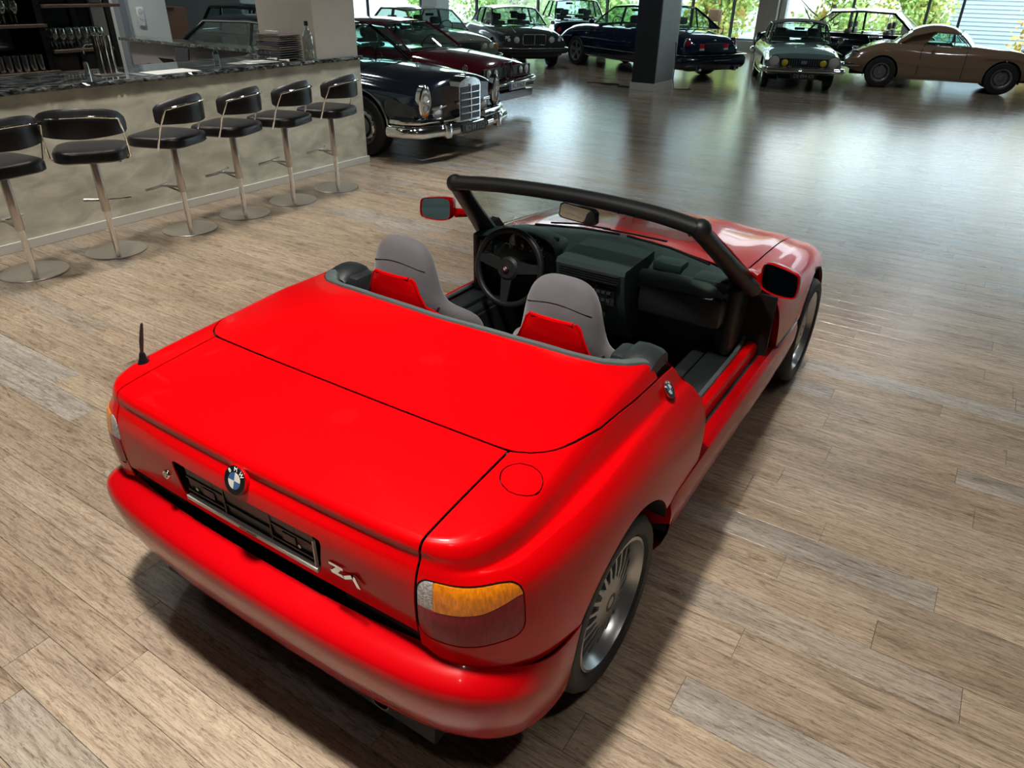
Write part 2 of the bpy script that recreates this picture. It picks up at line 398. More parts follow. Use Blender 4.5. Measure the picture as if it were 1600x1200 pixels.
# ================================================================ the room
XL, XR, YB, YF = -30.0, 9.0, 25.3, -7.0
WY = 13.0
def slab(name, a, b, mat, parent=None, bev=0.):
    o = MB().box(a, b, bev).build(name, mat, parent, smooth=False)
    if parent is None: tag(o, kind='structure')
    return o
floor = slab('floor', (XL, YF, -.12), (XR, YB, -.006), 'cavity_black')
ceiling = slab('ceiling', (XL, YF, CEIL), (XR, YB, CEIL + .2), 'ceiling_paint')
slab('wall_front', (XL, YF - .2, 0), (XR, YF, CEIL), 'wall_grey')
slab('wall_right', (XR, YF, 0), (XR + .2, YB, CEIL), 'wall_grey')
slab('wall_left', (XL - .2, 6.0, 0), (XL, YB, CEIL), 'wall_grey')
slab('wall_left_inner', (-17.2, 5.9, 0), (-17.0, WY, CEIL), 'wall_grey')

# floor planks
def planks():
    W, Lp = .15535, 1.22
    cams = Vector((1.41, -1.54, 0)); fwd = Vector((-.5378, .8431, 0))
    fixed = {0: 1.067, 2: 1.168, 3: 1.847, 4: 1.562, 6: 1.730, 7: 1.284, 9: 1.03, 11: 1.178, 12: 1.725, 13: 1.10}
    rows = range(int((YF + .031) / W) - 1, int((YB + .031) / W) + 1); allp = []
    for k in rows:
        y0 = max(-.031 + k * W, YF); y1 = min(-.031 + (k + 1) * W, YB)
        if y1 - y0 < .02: continue
        off = fixed.get(k, random.random() * Lp)
        n0 = int((XL - off) / Lp) - 1; n1 = int((XR - off) / Lp) + 1
        for n in range(n0, n1 + 1):
            x0 = max(off + n * Lp, XL); x1 = min(off + (n + 1) * Lp, XR)
            if x1 - x0 < .03: continue
            c = Vector(((x0 + x1) / 2, (y0 + y1) / 2, 0)); d = c - cams; dist = d.length
            ang = abs(math.atan2(fwd.cross(d).z, fwd.dot(d)))
            vis = ang < .78 and dist > .5 and fwd.dot(d) > .3
            under = abs(c.x) < .45 and -.5 < c.y < 2.6
            behind = c.x < -5.2 and c.y < 5
            allp.append((dist + (0 if vis else 100) + (50 if under or behind else 0), x0, x1, y0, y1))
    allp.sort(); cache = {}
    g = .0005
    def pl(x0, x1, y0, y1): return [(x0 + g, y0 + g), (x1 - g, y0 + g), (x1 - g, y1 - g), (x0 + g, y1 - g)]
    for i, (d, x0, x1, y0, y1) in enumerate(allp[:300]):
        key = (round(x1 - x0, 3), round(y1 - y0, 3))
        if key not in cache:
            mb = MB(); hx, hy = key[0] / 2, key[1] / 2
            P4 = pl(-hx, hx, -hy, hy); e = .0012
            top = [(p[0] - math.copysign(e, p[0]), p[1] - math.copysign(e, p[1]), 0) for p in P4]
            mid = [(p[0], p[1], -.0009) for p in P4]; bot = [(p[0], p[1], -.005) for p in P4]
            v = top + mid + bot; f = [(0, 1, 2, 3)] + [(4 + a, 4 + (a + 1) % 4, (a + 1) % 4, a) for a in range(4)] + [(8 + a, 8 + (a + 1) % 4, 4 + (a + 1) % 4, 4 + a) for a in range(4)]
            me = bpy.data.meshes.new('plank'); me.from_pydata(v, [], f); me.materials.append(M['wood_plank']); cache[key] = me
        o = bpy.data.objects.new('plank', cache[key]); o.location = ((x0 + x1) / 2, (y0 + y1) / 2, 0); link(o, floor)
    v = []; f = []; rnd = []
    for i, (d, x0, x1, y0, y1) in enumerate(allp[300:]):
        n = len(v); P4 = pl(x0, x1, y0, y1); e = .0007; cx, cy = (x0 + x1) / 2, (y0 + y1) / 2
        v += [(p[0] - math.copysign(e, p[0] - cx), p[1] - math.copysign(e, p[1] - cy), 0) for p in P4] + [(p[0], p[1], -.005) for p in P4]
        f += [(n, n + 1, n + 2, n + 3)] + [(n + 4 + a, n + 4 + (a + 1) % 4, n + (a + 1) % 4, n + a) for a in range(4)]
        rnd += [random.random()] * 8
    me = bpy.data.meshes.new('planks'); me.from_pydata(v, [], f); me.materials.append(M['wood_plank'])
    a = me.attributes.new('rnd', 'FLOAT', 'POINT'); a.data.foreach_set('value', rnd)
    tag(link(bpy.data.objects.new('planks', me), floor), kind='stuff')
planks()

# housings for the unseen key lamp and the added fill lamps
for i, (x, y, p, spr) in enumerate(KEY_FILL_LAMPS):
    t = thing('key_fill_lamp', 'unseen recessed ceiling lamp added to light the show floor', 'ceiling lamp', (x, y, CEIL - .10), group='recessed ceiling lamps')
    MB().lathe([(.21, .10), (.21, .0), (.185, .0), (.185, .095)], 32).build('lamp_housing', 'frame_white', t)
    MB().lathe([(.0, .085), (.184, .085), (.184, .09), (0, .09)], 32).build('lamp_lens', 'lamp_lens', t)

# window wall at the back
def window_wall():
    y = YB
    n = 0
    xs = [-29.9, -26.8, -23.9, -20.8, -17.85, -14.9, -11.9, -8.6, -7.15, -5.5, -3.37, -1.27, -.37, 2.0, 4.4, 6.7, 8.9]
    slab('wall_back', (XL, y, 0), (XR, y + .25, .26), 'frame_white')
    slab('trim_1', (XL, y - .06, .26), (XR, y + .3, .31), 'frame_white')
    slab('trim_2', (XL, y, 4.72), (XR, y + .25, CEIL), 'frame_white')
    for i in range(len(xs) - 1):
        n += 1
        a, b = xs[i], xs[i + 1]
        wdw = MB().box((a - .035, y + .02, .31), (a + .035, y + .14, 4.72)).box((b - .035, y + .03, .31), (b + .035, y + .13, 4.72)).box((a, y + .04, .31), (b, y + .12, .37)).box((a, y + .04, 3.5), (b, y + .12, 3.57)).box((a, y + .04, 4.65), (b, y + .12, 4.72)).build('window_%d' % n, 'frame_grey', smooth=False)
        tag(wdw, kind='structure')
        for z0, z1 in ((.37, 3.5), (3.57, 4.65)):
            MB().box((a + .03, y + .078, z0), (b - .03, y + .082, z1)).build('pane', 'window_pane', wdw, smooth=False)
    # inner pillar beside the windows
    slab('trim_3', (-6.13, 24.7, 0), (-5.52, 25.28, CEIL), 'pillar_cream')
    slab('trim_4', (-5.50, 25.0, .31), (-5.32, 25.28, CEIL), 'frame_white')
    slab('trim_5', (-14.6, 17.9, 0), (-14.0, 18.5, CEIL), 'frame_white')
window_wall()

# black pillar out on the floor
pil = MB().box((-5.37, 13.63, .14), (-4.85, 14.6, CEIL)).build('trim_6', 'pillar_grey', smooth=False); tag(pil, kind='structure')
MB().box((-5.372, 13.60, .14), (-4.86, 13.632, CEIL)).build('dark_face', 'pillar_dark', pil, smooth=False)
MB().box((-5.40, 13.585, 0), (-4.835, 14.63, .14)).build('plinth', 'skirting_grey', pil, smooth=False)
MB().tube([(-4.80, 14.5, 0.02), (-4.80, 14.5, 1.2), (-4.79, 14.52, CEIL)], .008, 6).build('conduit', 'frame_white', pil)

# grey walls and light panels behind the bar
wb = MB().box((-9.9, YF, 0), (-9.7, 5.02, CEIL)).build('wall_bar', 'wall_white', smooth=False); tag(wb, kind='structure'); wb.name = 'wall_left_bar'
slab('wall_left_return', (-17.2, 5.8, 0), (-9.9, 5.9, CEIL), 'wall_grey')
slab('trim_7', (-9.72, 5.02, 0), (-9.55, 5.12, CEIL), 'frame_grey')
pz = MB().box((-9.95, 5.12, 0), (-9.6, 5.79, CEIL)).build('trim_8', 'wall_white', smooth=False); tag(pz, kind='structure')
sk = MB().box((-9.60, 5.30, 1.30), (-9.585, 5.40, 1.55), .004).build('socket_plate', 'frame_white', pz)
for k in range(3): MB().lathe([(0, -.001), (.032, -.001), (.036, .004), (.030, .004), (.0, .003)], 16, (-9.585, 5.35, 1.345 + k * .08), 'X').build('socket', 'white_print', pz)
# ================================================================ the bar
def bar():
    t = thing('bar_counter', 'long plastered bar counter with a black marble top and pale skirting', 'bar counter', (-5.4, 2, 0))
    t.location = (0, 0, 0)
    # body with softly uneven plaster front
    V = []; ny, nz = 60, 12
    MB().box((-5.12, -6.5, .0), (-5.02, 5.10, 1.165)).build('front_panel', 'plaster_bar', t, smooth=False)
    MB().box((-5.86, 5.0, .0), (-5.121, 5.10, 1.165)).build('end_panel', 'plaster_bar', t, smooth=False)
    MB().box((-5.02, -6.5, .0), (-4.998, 5.118, .075), .003).build('skirting', 'skirting_grey', t, smooth=False)
    MB().box((-5.84, -6.5, 0), (-5.80, 4.99, 1.16)).build('back_panel', 'wall_mauve', t, smooth=False)
    # worktop: chipped rock-face front edge
    v = []; f = []; n = 420; random.seed(3)
    for i in range(n + 1):
        y = -6.5 + (5.112 + 6.5) * i / n
        for k, (x, z) in enumerate([(-5.88, 1.165), (-5.88, 1.205), (-5.00, 1.205), (-4.985, 1.203), (-4.975, 1.185), (-4.985, 1.166), (-5.01, 1.165)]):
            j = .007 if k in (3, 4, 5) else 0
            v.append((x + random.uniform(-j, j), y, z + random.uniform(-j, j) * .4))
    for i in range(n):
        for k in range(7):
            f.append((i * 7 + k, i * 7 + (k + 1) % 7, (i + 1) * 7 + (k + 1) % 7, (i + 1) * 7 + k))
    f.append(tuple(range(7))); f.append(tuple(n * 7 + k for k in range(6, -1, -1)))
    wt = meshobj('worktop', v, f, 'marble_black', t, smooth=False)
    # pillar standing through the counter
    p = MB().box((-5.93, 4.46, 1.206), (-5.035, 5.09, CEIL)).build('trim_9', 'pillar_cream', smooth=False); tag(p, kind='structure')
    # return counter at the far end
    r = thing('return_counter', 'dark topped return counter behind the bar in front of the pale panels', 'bar counter', (0, 0, 0))
    MB().box((-9.45, 4.84, 1.15), (-5.95, 5.20, 1.19), .004).build('worktop', 'marble_black', r, smooth=False)
    MB().box((-9.30, 4.90, 0), (-5.96, 4.96, 1.149)).build('front_panel', 'wall_mauve', r, smooth=False)
    MB().box((-9.38, 5.12, 0), (-5.96, 5.18, 1.149)).build('back_panel', 'wall_mauve', r, smooth=False)
    MB().box((-9.30, 4.961, .85), (-6.0, 5.119, .88)).build('shelf', 'wood_shelf', r, smooth=False)
    # low inner desk with clothes thrown on it
    d = thing('inner_desk', 'low dark desk behind the bar under a heap of dark clothes', 'desk', (0, 0, 0))
    MB().box((-8.6, 4.0, .80), (-6.3, 4.88, .85), .004).build('desk_top', 'wood_shelf', d, smooth=False)
    MB().box((-8.5, 4.1, 0), (-8.40, 4.85, .799)).build('side_panel', 'wall_mauve', d, smooth=False)
    MB().box((-6.5, 4.1, 0), (-6.40, 4.85, .799)).build('side_panel', 'wall_mauve', d, smooth=False)
    random.seed(11)
    labs = ['black garment draped flat on the left of the inner desk', 'black open folder standing up on the inner desk', 'heap of dark navy cloth in the middle of the inner desk', 'dark crumpled jacket at the right of the inner desk', 'black strap hanging over the front edge of the inner desk']
    for k, (x, y, sx, sy, h) in enumerate([(-8.2, 4.45, .28, .22, .10), (-7.76, 4.62, .12, .12, .30), (-7.34, 4.5, .20, .24, .20), (-6.84, 4.45, .24, .22, .18), (-7.7, 4.12, .25, .1, .05)]):
        if k == 1:
            o = MB().prism([(-.14, 0), (.14, 0), (.12, .30), (-.16, .30)], .02, (x, y, .852), (1, 0, 0), (0, .2, .98), (0, 1, 0)).prism([(-.14, 0), (.14, 0), (.15, .28), (-.13, .28)], .02, (x, y - .03, .852), (1, 0, 0), (0, -.7, .7), (0, 1, 0)).build('folder', 'dark_cloth', None, smooth=False)
            tag(o, labs[k], 'folder'); continue
        nx, nyy = 16, 12; vv = []
        for i in range(nx):
            for j in range(nyy):
                a, b = i / (nx - 1) * 2 - 1, j / (nyy - 1) * 2 - 1
                e = max(0, 1 - max(abs(a), abs(b)) ** 3)
                vv.append((x + a * sx * (1 + random.uniform(-.08, .08)), y + b * sy * (1 + random.uniform(-.08, .08)), .853 + h * e * (.55 + .45 * random.random())))
        F = grid_faces(nx, nyy, True); W, G = shell(np.array(vv), F, .008); W[:, 2] = np.maximum(W[:, 2], .851)
        o = meshobj('garment', W, G, 'dark_cloth', None, True, 60); tag(o, labs[k], 'clothing')
    # tap column of three steel tubes
    pm('tap_steel', (.42, .38, .33), .16, metal=1.)
    tp = thing('beer_tap_column', 'tall triple tube brushed steel tap column on the bar', 'beer tap', (-5.32, 2.26, 1.206))
    for k in range(3): MB().lathe([(0, 0), (.025, 0), (.025, .30), (.022, .305), (0, .305)], 20, (-.012 * abs(k - 1), -.052 + .052 * k, .012)).build('column_tube', 'tap_steel', tp)
    MB().box((-.07, -.11, 0), (.06, .11, .012), .004).build('foot_plate', 'brushed_steel', tp)
    MB().tube([(-.03, -.06, .25), (-.09, -.10, .25), (-.12, -.12, .22), (-.12, -.12, .17)], .008, 8).build('spout', 'chrome', tp)
    MB().tube([(.0, .0, .30), (.0, .0, .33), (.01, -.02, .39)], [.006, .006, .009], 8).build('tap_handle', 'chrome', tp)
    s = MB().lathe([(0, 0), (.02, 0), (.02, .10), (.012, .11), (0, .11)], 16, (-5.42, 2.12, 1.206)).build('shaker', 'chrome', None); tag(s, 'small steel shaker standing left of the tap column', 'shaker')
    s = MB().box((-5.28, 2.40, 1.206), (-5.03, 2.47, 1.209), .002).build('drip_mat', 'frame_grey', None, smooth=False); tag(s, 'small grey mat right of the tap column', 'mat')
    s = MB().box((-5.30, 2.52, 1.206), (-5.02, 2.98, 1.2085)).build('paper_sheet', 'paper', None, smooth=False); tag(s, 'long pale sheet of paper lying on the bar', 'paper')
    # papers in front of the folded clothes
    random.seed(5)
    for k, (x, y, a) in enumerate([(-5.30, 3.66, .1), (-5.20, 3.76, -.3), (-5.34, 3.80, .5), (-5.24, 3.86, .2), (-5.14, 3.86, -.1)]):
        o = MB().box((-.09, -.12, 0), (.09, .12, .0016)).build('paper_sheet', 'frame_white' if k % 2 else 'pillar_grey', None, smooth=False); o.location = (x, y, 1.2062 + .0018 * k); o.rotation_euler = (0, 0, a)
        tag(o, 'white printed sheet in the loose papers before the folded clothes', 'paper', 'loose papers on the bar')
    for k in range(2):
        o = MB().tube([(0, 0, .008), (.10, .03, .012), (.16, -.02, .010)], [.010, .022, .012], 8, flat=.5).build('cloth', 'pillar_cream', None); o.location = (-5.10 - .20 * k, 3.99 + k * .01, 1.217); tag(o, ['crumpled cream cloth on the papers at the bar edge', 'second crumpled cream cloth nearest the folded clothes'][k], 'cloth')
    # folded clothes stack
    pm('paper_grey', (.38, .39, .38), .6); pm('fold_mauve', (.13, .105, .10), .9); pm('fold_slate', (.06, .07, .075), .8); pm('fold_khaki', (.17, .165, .13), .9); pm('fold_plum', (.08, .07, .09), .9)
    lay = [(.045, 'fold_slate', 'slate folder with white stitched letters, lowest of the stack', 0), (.045, 'fold_slate', 'slate folder with white stitched letters, second from the bottom of the stack', 0),
           (.042, 'fold_khaki', 'folded khaki grey garment, third up the stack', 1), (.038, 'fold_plum', 'folded plum grey garment, fourth up the stack', 1), (.038, 'fold_khaki', 'folded pale khaki garment, fifth up the stack', 1), (.026, 'fold_mauve', 'folded mauve grey garment, on top of the stack', 1)]
    z = 1.210
    for k, (h, mt, lb, soft) in enumerate(lay):
        x0, x1, y0, y1 = -5.66, -5.30, 4.06, 4.42
        t2 = thing('folded_garment' if soft else 'cloth_folder', lb, 'clothing' if soft else 'folder', (-5.33, 4.21, z), .04 * (k % 3 - 1))
        n = 22; vv = []; ff = []
        for j in range(2):
            for i in range(n + 1):
                pass
        mb = MB()
        for q in range(2):
            zz0 = h * q / 2; zz1 = h * (q + 1) / 2 - .002
            prof = []
            for i in range(n):
                a = 2 * PI * i / n; sx = math.copysign(abs(math.cos(a)) ** .35, math.cos(a)); sy = math.copysign(abs(math.sin(a)) ** .6, math.sin(a))
                prof.append((sx * .185, zz0 + (zz1 - zz0) * (.5 + .5 * sy) + .0 * math.sin(3 * a + k)))
            mb.prism(prof, .30, (0, -.15, 0), (1, 0, 0), (0, 0, 1), (0, 1, 0))
        mb.build('fold', mt, t2, smooth=True, angle=40)
        if not soft:
            for q, ch in enumerate('TLM'): text_obj('stitched_letter', ch, .022, 'white_print', t2, (-.12 + .07 * q, -.1525, h * .5), (1, 0, 0), (0, 0, 1), .0006)
        z += h + .002
    o = MB().box((-.085, -.02, 0), (.085, .02, .03), .003).build('card_box', 'paper', None, smooth=False); o.location = (-5.33, 4.13, z + .001); tag(o, 'small white card box on top of the folded clothes', 'box')
    # glass bottle behind the stack
    b = thing('glass_bottle', 'large patterned glass bottle behind the folded clothes beside the pillar', 'bottle', (-5.08, 4.395, 1.206))
    MB().lathe([(0, 0), (.05, 0), (.056, .02), (.056, .22), (.045, .26), (.018, .31), (.016, .36), (.02, .362), (.02, .37), (0, .37)], 24).build('bottle_body', 'clear_glass', b)
    MB().lathe([(.017, .33), (.021, .33), (.021, .375), (0, .377)], 16).build('cap', 'black_trim', b)
    b = thing('small_bottle', 'small clear bottle with dark label on the bar near the papers', 'bottle', (-5.50, 3.52, 1.206))
    MB().lathe([(0, 0), (.028, 0), (.03, .01), (.03, .09), (.012, .12), (.011, .15), (.013, .152), (0, .153)], 20).build('bottle_body', 'clear_glass', b)
    MB().lathe([(.0305, .03), (.0305, .08)], 20).build('bottle_label', 'frame_grey', b)
    # striped cushion or bag below the small bottle, on the inner side
    c = MB().ball((0, 0, .16), .2, 16, 10, (1, .5, .8)).build('striped_bag', 'dark_cloth', None); c.location = (-6.40, 4.70, .85); tag(c, 'dark striped bag on the inner desk behind the small bottle', 'bag')
    N, L, bb = nodes(pm('striped_cloth', (.1, .1, .1), .9)); wv = N.new('ShaderNodeTexWave'); wv.bands_direction = 'DIAGONAL'; wv.inputs['Scale'].default_value = 4.5; r_ = N.new('ShaderNodeValToRGB'); r_.color_ramp.elements[0].position = .45; r_.color_ramp.elements[0].color = (.01, .01, .012, 1); r_.color_ramp.elements[1].position = .5; r_.color_ramp.elements[1].color = (.09, .09, .09, 1)
    tcn = N.new('ShaderNodeTexCoord'); L.new(tcn.outputs['Object'], wv.inputs['Vector']); L.new(wv.outputs['Fac'], r_.inputs[0]); L.new(r_.outputs[0], bb.inputs['Base Color']); c.data.materials[0] = M['striped_cloth']
bar()

def back_bar():
    t = thing('back_bar_shelf', 'dark framed back bar shelving with mirrored back and glass rows', 'shelf', (0, 0, 0))
    X0, X1 = -6.95, -6.60
    MB().box((X0 - .02, -.6, 0), (X0, 3.34, 2.9)).build('mirror_back', 'dark_glass', t, smooth=False)
    for y in (-.6, .9, 2.42, 2.90, 3.28): MB().box((X0, y, 0), (X0 + (.035 if y > 2.8 else .30), y + .06, 2.9)).build('upright', 'black_trim', t, smooth=False)
    MB().box((X0, 3.12, 0), (X0 + .04, 3.26, 2.9)).build('white_strip', 'wall_white', t, smooth=False)
    for (y0, y1, z) in ((-.53, 2.50, 1.135), (2.49, 3.10, 1.315), (-.53, 2.48, 1.55), (2.49, 3.27, 1.715), (-.53, 2.48, 1.98), (2.49, 3.27, 2.15)):
        MB().box((X0, y0, z - .028), (X1, y1, z), .002).build('shelf_board', 'wood_shelf', t, smooth=False)
    MB().box((X0, -.55, 0), (X1 + .02, 3.26, .9)).build('cabinet', 'black_trim', t, smooth=False)
    # glasses
    mbs = []
    tall = MB().lathe([(0, 0), (.030, 0), (.032, .004), (.036, .15), (.033, .15), (.029, .012), (0, .012)], 14).build('drinking_glass', 'clear_glass', None)
    tall.location = (0, 0, -50)
    wine = MB().lathe([(0, 0), (.032, 0), (.030, .004), (.006, .010), (.005, .07), (.02, .085), (.036, .12), (.036, .15), (.029, .185), (.027, .185), (.034, .15), (.033, .12), (.018, .09), (0, .085)], 14).build('wine_glass', 'clear_glass', None)
    first = {}
    def put(src, y, x, z, label, cat, grp):
        if id(src) not in first: o = src; first[id(src)] = 1
        else: o = src.copy(); C.objects.link(o)
        o.location = (x, y, z); tag(o, label, cat, grp)
    for r in range(3):
        for k in range(16): put(tall, 1.25 + k * .074 + .02 * (r % 2), -6.68 - r * .085, 1.1355, 'clear straight drinking glass in the crowded rows on the lowest shelf', 'glass', 'glasses on the lowest shelf')
    for r in range(3):
        for k in range(7): put(wine, 2.56 + k * .078, -6.68 - r * .085, 1.3155, 'clear stemmed glass in the rows beside the tap column', 'glass', 'stemmed glasses on the middle shelf')
    lw = wine
    for r in range(2):
        for k in range(7):
            o = wine.copy(); C.objects.link(o); o.location = (-6.70 - r * .09, 1.60 + k * .11, 1.5505); o.scale = (1.2, 1.2, 1.1); tag(o, 'large clear stemmed glass on the upper left shelf', 'glass', 'large glasses on the upper left shelf')
back_bar()

# ================================================================ bar stools
def stool(label, loc, rz):
    t = thing('bar_stool', label, 'bar stool', loc, rz, 'black leather bar stools along the bar')
    # local: column at origin, sitter faces -X (towards the bar), base disk centred at (-.16, 0)
    MB().lathe([(0, 0), (.230, 0), (.234, .004), (.230, .009), (.05, .012), (0, .012)], 48, (-.19, 0, 0)).build('base_plate', 'brushed_steel', t)
    col = MB().lathe([(0, .012), (.022, .012), (.022, .40), (0, .40)], 20).build('lower_column', 'chrome', t)
    MB().lathe([(.030, .38), (.031, .382), (.031, .765), (.028, .77), (0, .77)], 24).build('upper_column', 'brushed_steel', t)
    # footrest: T bar reaching toward the bar
    fr = MB(); fr.tube([(-.02, 0, .42), (-.16, 0, .42), (-.19, 0, .42)], .010, 8)
    fr.tube([(-.02, 0, .38), (-.13, 0, .415)], .008, 8)
    fr.tube([(-.22, -.17, .42), (-.195, -.08, .42), (-.19, 0, .42), (-.195, .08, .42), (-.22, .17, .42)], .012, 10)
    fr.build('footrest', 'brushed_steel', t)
    # seat: rounded cushion
    def rrect(cx, hx, hy, p, n=40): return [(cx + hx * math.copysign(abs(math.cos(2 * PI * i / n)) ** p, math.cos(2 * PI * i / n)), hy * math.copysign(abs(math.sin(2 * PI * i / n)) ** p, math.sin(2 * PI * i / n))) for i in range(n)]
    v = []; f = []; lv = [(.94, .782), (1, .792), (1.0, .842), (.97, .857), (.86, .866), (.5, .870), (.05, .870)]
    for s_, z in lv:
        for (x, y) in rrect(-.03, .25, .25, .42):
            k = 1 - .10 * max(0, (x + .03) / .25) ** 2
            v.append((-.03 + (x + .03) * s_, y * s_ * (1 if x < .03 else k), z))
    n = 40
    for a in range(len(lv) - 1):
        for k in range(n): f.append((a * n + k, a * n + (k + 1) % n, (a + 1) * n + (k + 1) % n, (a + 1) * n + k))
    f.append(tuple(range(n - 1, -1, -1))); f.append(tuple((len(lv) - 1) * n + k for k in range(n)))
    meshobj('seat', v, f, 'stool_leather', t, True, 50)
    MB().box((-.16, -.10, .768), (.12, .10, .782), .003).build('seat_plate', 'black_trim', t)
    MB().tube([(.0, -.02, .775), (.05, .12, .77), (.08, .20, .762)], .005, 6).build('lift_lever', 'chrome', t)
    # backrest: curved band, higher in the middle
    v = []; f = []; nb = 24
    prof = [(-.022, .0), (.0, -.012), (.022, .0), (.026, .5), (.018, .9), (.0, 1.0), (-.018, .9), (-.024, .5)]
    for i in range(nb + 1):
        a = -1.12 + 2.24 * i / nb; R = .31; e = abs(a) / 1.12
        cx, cy = -.05 + R * math.cos(a), R * math.sin(a) * .97
        zlo = .965 + .012 * e; zhi = 1.172 - .060 * e ** 2.2
        if e > .93: zlo += .02; zhi -= .02
        for d, h in prof:
            v.append((cx + d * math.cos(a), cy + d * math.sin(a), zlo + (zhi - zlo) * h))
    m = len(prof)
    for i in range(nb):
        for k in range(m): f.append((i * m + k, (i + 1) * m + k, (i + 1) * m + (k + 1) % m, i * m + (k + 1) % m))
    f.append(tuple(range(m - 1, -1, -1))); f.append(tuple(nb * m + k for k in range(m)))
    o = meshobj('backrest', v, f, 'stool_leather', t, True, 50)
    # steel tube frame: from under the seat up to the ends of the back and round its outside
    pts = []; 
    for i in range(21):
        a = -.86 + 1.72 * i / 20; e = abs(a) / .86
        pts.append((-.05 + .346 * math.cos(a), .346 * math.sin(a) * .97, 1.118 - .035 * e ** 2))
    L0 = [(.0, -.18, .776), (.04, -.25, .778), (.06, -.268, .80), (.11, -.268, .94)]; L1 = [(p[0], -p[1], p[2]) for p in reversed(L0)]
    MB().tube(L0 + pts + L1, .0085, 10).build('tube_frame', 'chrome', t)
    return t
ST = [(-4.253, .728, .12, 23, 'leftmost bar stool, half cut off by the edge of the photo'), (-4.225, 1.354, -.62, 26, 'second bar stool from the left, turned away from the others'), (-4.254, 2.048, .38, 31, 'third bar stool from the left, its seat turned towards the left'),
      (-4.261, 2.639, .34, 36, 'fourth bar stool from the left, standing a gap from the third'), (-4.255, 3.225, .30, 38, 'fifth bar stool from the left, its back overlapping the fourth'), (-4.27, 3.847, .26, 38, 'rightmost bar stool, next to the end of the bar')]
proto = None
for x, y, a, th, lb in ST:
    if proto is None: c = proto = stool(lb, (x, y, 0), a)
    else: c = copy_tree(proto)
    c.location = (x, y, 0); c.rotation_euler = (0, 0, a); c['label'] = lb
    for ch in bpy.data.objects:
        if ch.parent == c and ch.name.startswith('base_plate'): ch.rotation_euler = (0, 0, -math.radians(th) - a)

# cardboard box behind the counter
bx = thing('cardboard_box', 'tall brown cardboard box behind the return counter', 'box', (-10.9, 6.6, 0))
MB().box((-.3, -.22, 0), (.3, .22, 1.5), .004).build('box_body', 'cardboard', bx, smooth=False)
MB().box((-.34, -.23, 1.501), (.34, .0, 1.508)).build('flap', 'cardboard', bx, smooth=False)
MB().box((.06, -.2215, 1.15), (.2, -.2205, 1.3)).build('box_label', 'pillar_grey', bx, smooth=False)
# ================================================================ the red roadster (rear axle at y = 0, nose towards +Y)
def wheel(parent, x, y, r, side, name='wheel', detail=True, w=.225, rimr=None, style='spoke20', loc_z=None):
    """wheel with its axle along X; side = +1 right, -1 left"""
    rimr = rimr or r * .75
    t = bpy.data.objects.new(name, None); t.location = (x, y, r if loc_z is None else loc_z); link(t, parent); t.rotation_euler = (0, 0, 0 if side > 0 else PI)
    tr = r * 1.0; h = w / 2
    prof = [(rimr + .004, -h * .80), (rimr + .02, -h * .98), (r * .90, -h), (r - .022, -h * .97), (r - .006, -h * .80), (r, -h * .5)]
    for g in (-.36, -.12, .12, .36):
        prof += [(r, h * (g - .05)), (r - .007, h * (g - .035)), (r - .007, h * (g + .035)), (r, h * (g + .05))]
    prof += [(r, h * .5), (r - .006, h * .80), (r - .022, h * .97), (r * .90, h), (rimr + .02, h * .98), (rimr + .004, h * .80), (rimr + .004, 0), (rimr + .004, -h * .8)]
    MB().lathe(prof, 64, axis='X').build('tyre', 'tyre_rubber', t, angle=30)
    return t, h, rimr
def alpina(parent, x, y, r, side, full=True):
    t, h, rr = wheel(parent, x, y, r, side, rimr=.2185)
    MB().lathe([(rr + .004, h * .78), (rr + .006, h * .90), (rr - .004, h * .92), (rr - .010, h * .80), (rr - .016, h * .72), (rr - .024, h * .50), (rr - .03, -h * .2), (rr - .03, -h * .8), (rr + .004, -h * .8)], 64, axis='X').build('rim', 'rim_polished', t)
    MB().lathe([(rr - .024, h * .48), (rr - .05, h * .40), (rr - .052, h * .36), (rr - .026, h * .4)], 64, axis='X', closed=True).build('rim_ring', 'silver_alloy', t)
    MB().lathe([(0, h * .80), (.018, h * .80), (.070, h * .79), (.086, h * .74), (.090, h * .60), (.090, h * .2), (0, h * .2)], 40, axis='X').build('hub', 'silver_alloy', t)
    MB().lathe([(.02, h * .80), (.03, h * .805), (.032, h * .80)], 32, axis='X').build('hub_ring', 'black_trim', t)
    MB().lathe([(0, h * .815), (.017, h * .81), (.017, h * .79)], 20, axis='X').build('hub_cap', 'rim_polished', t)
    MB().lathe([(0, -h * .1), (.15, -h * .1), (.15, -h * .2), (0, -h * .2)], 40, axis='X').build('brake_disc', 'brushed_steel', t)
    MB().lathe([(0, -h * .35), (rr - .03, -h * .35), (rr - .03, -h * .4), (0, -h * .4)], 32, axis='X').build('drum_shade', 'cavity_black', t)
    if full:
        me = None
        for k in range(20):
            if me is None:
                r0, r1 = .080, rr - .016
                mb = MB()
                v = []
                for (q, w2, hx, th) in ((r0, .0075, h * .76, .014), (.12, .0060, h * .72, .013), (r1 - .02, .0045, h * .60, .012), (r1, .009, h * .56, .012)):
                    v += [(hx, q, -w2), (hx, q, w2), (hx - th, q, w2), (hx - th, q, -w2)]
                f = []
                for i in range(3):
                    for j in range(4): f.append((i * 4 + j, (i + 1) * 4 + j, (i + 1) * 4 + (j + 1) % 4, i * 4 + (j + 1) % 4))
                f += [(0, 1, 2, 3), (15, 14, 13, 12)]
                mb.add(v, f); o = mb.build('spoke', 'silver_alloy', t, smooth=False); me = o.data
            else: o = link(bpy.data.objects.new('spoke', me), t)
            o.rotation_euler = (2 * PI * k / 20, 0, 0)
    return t

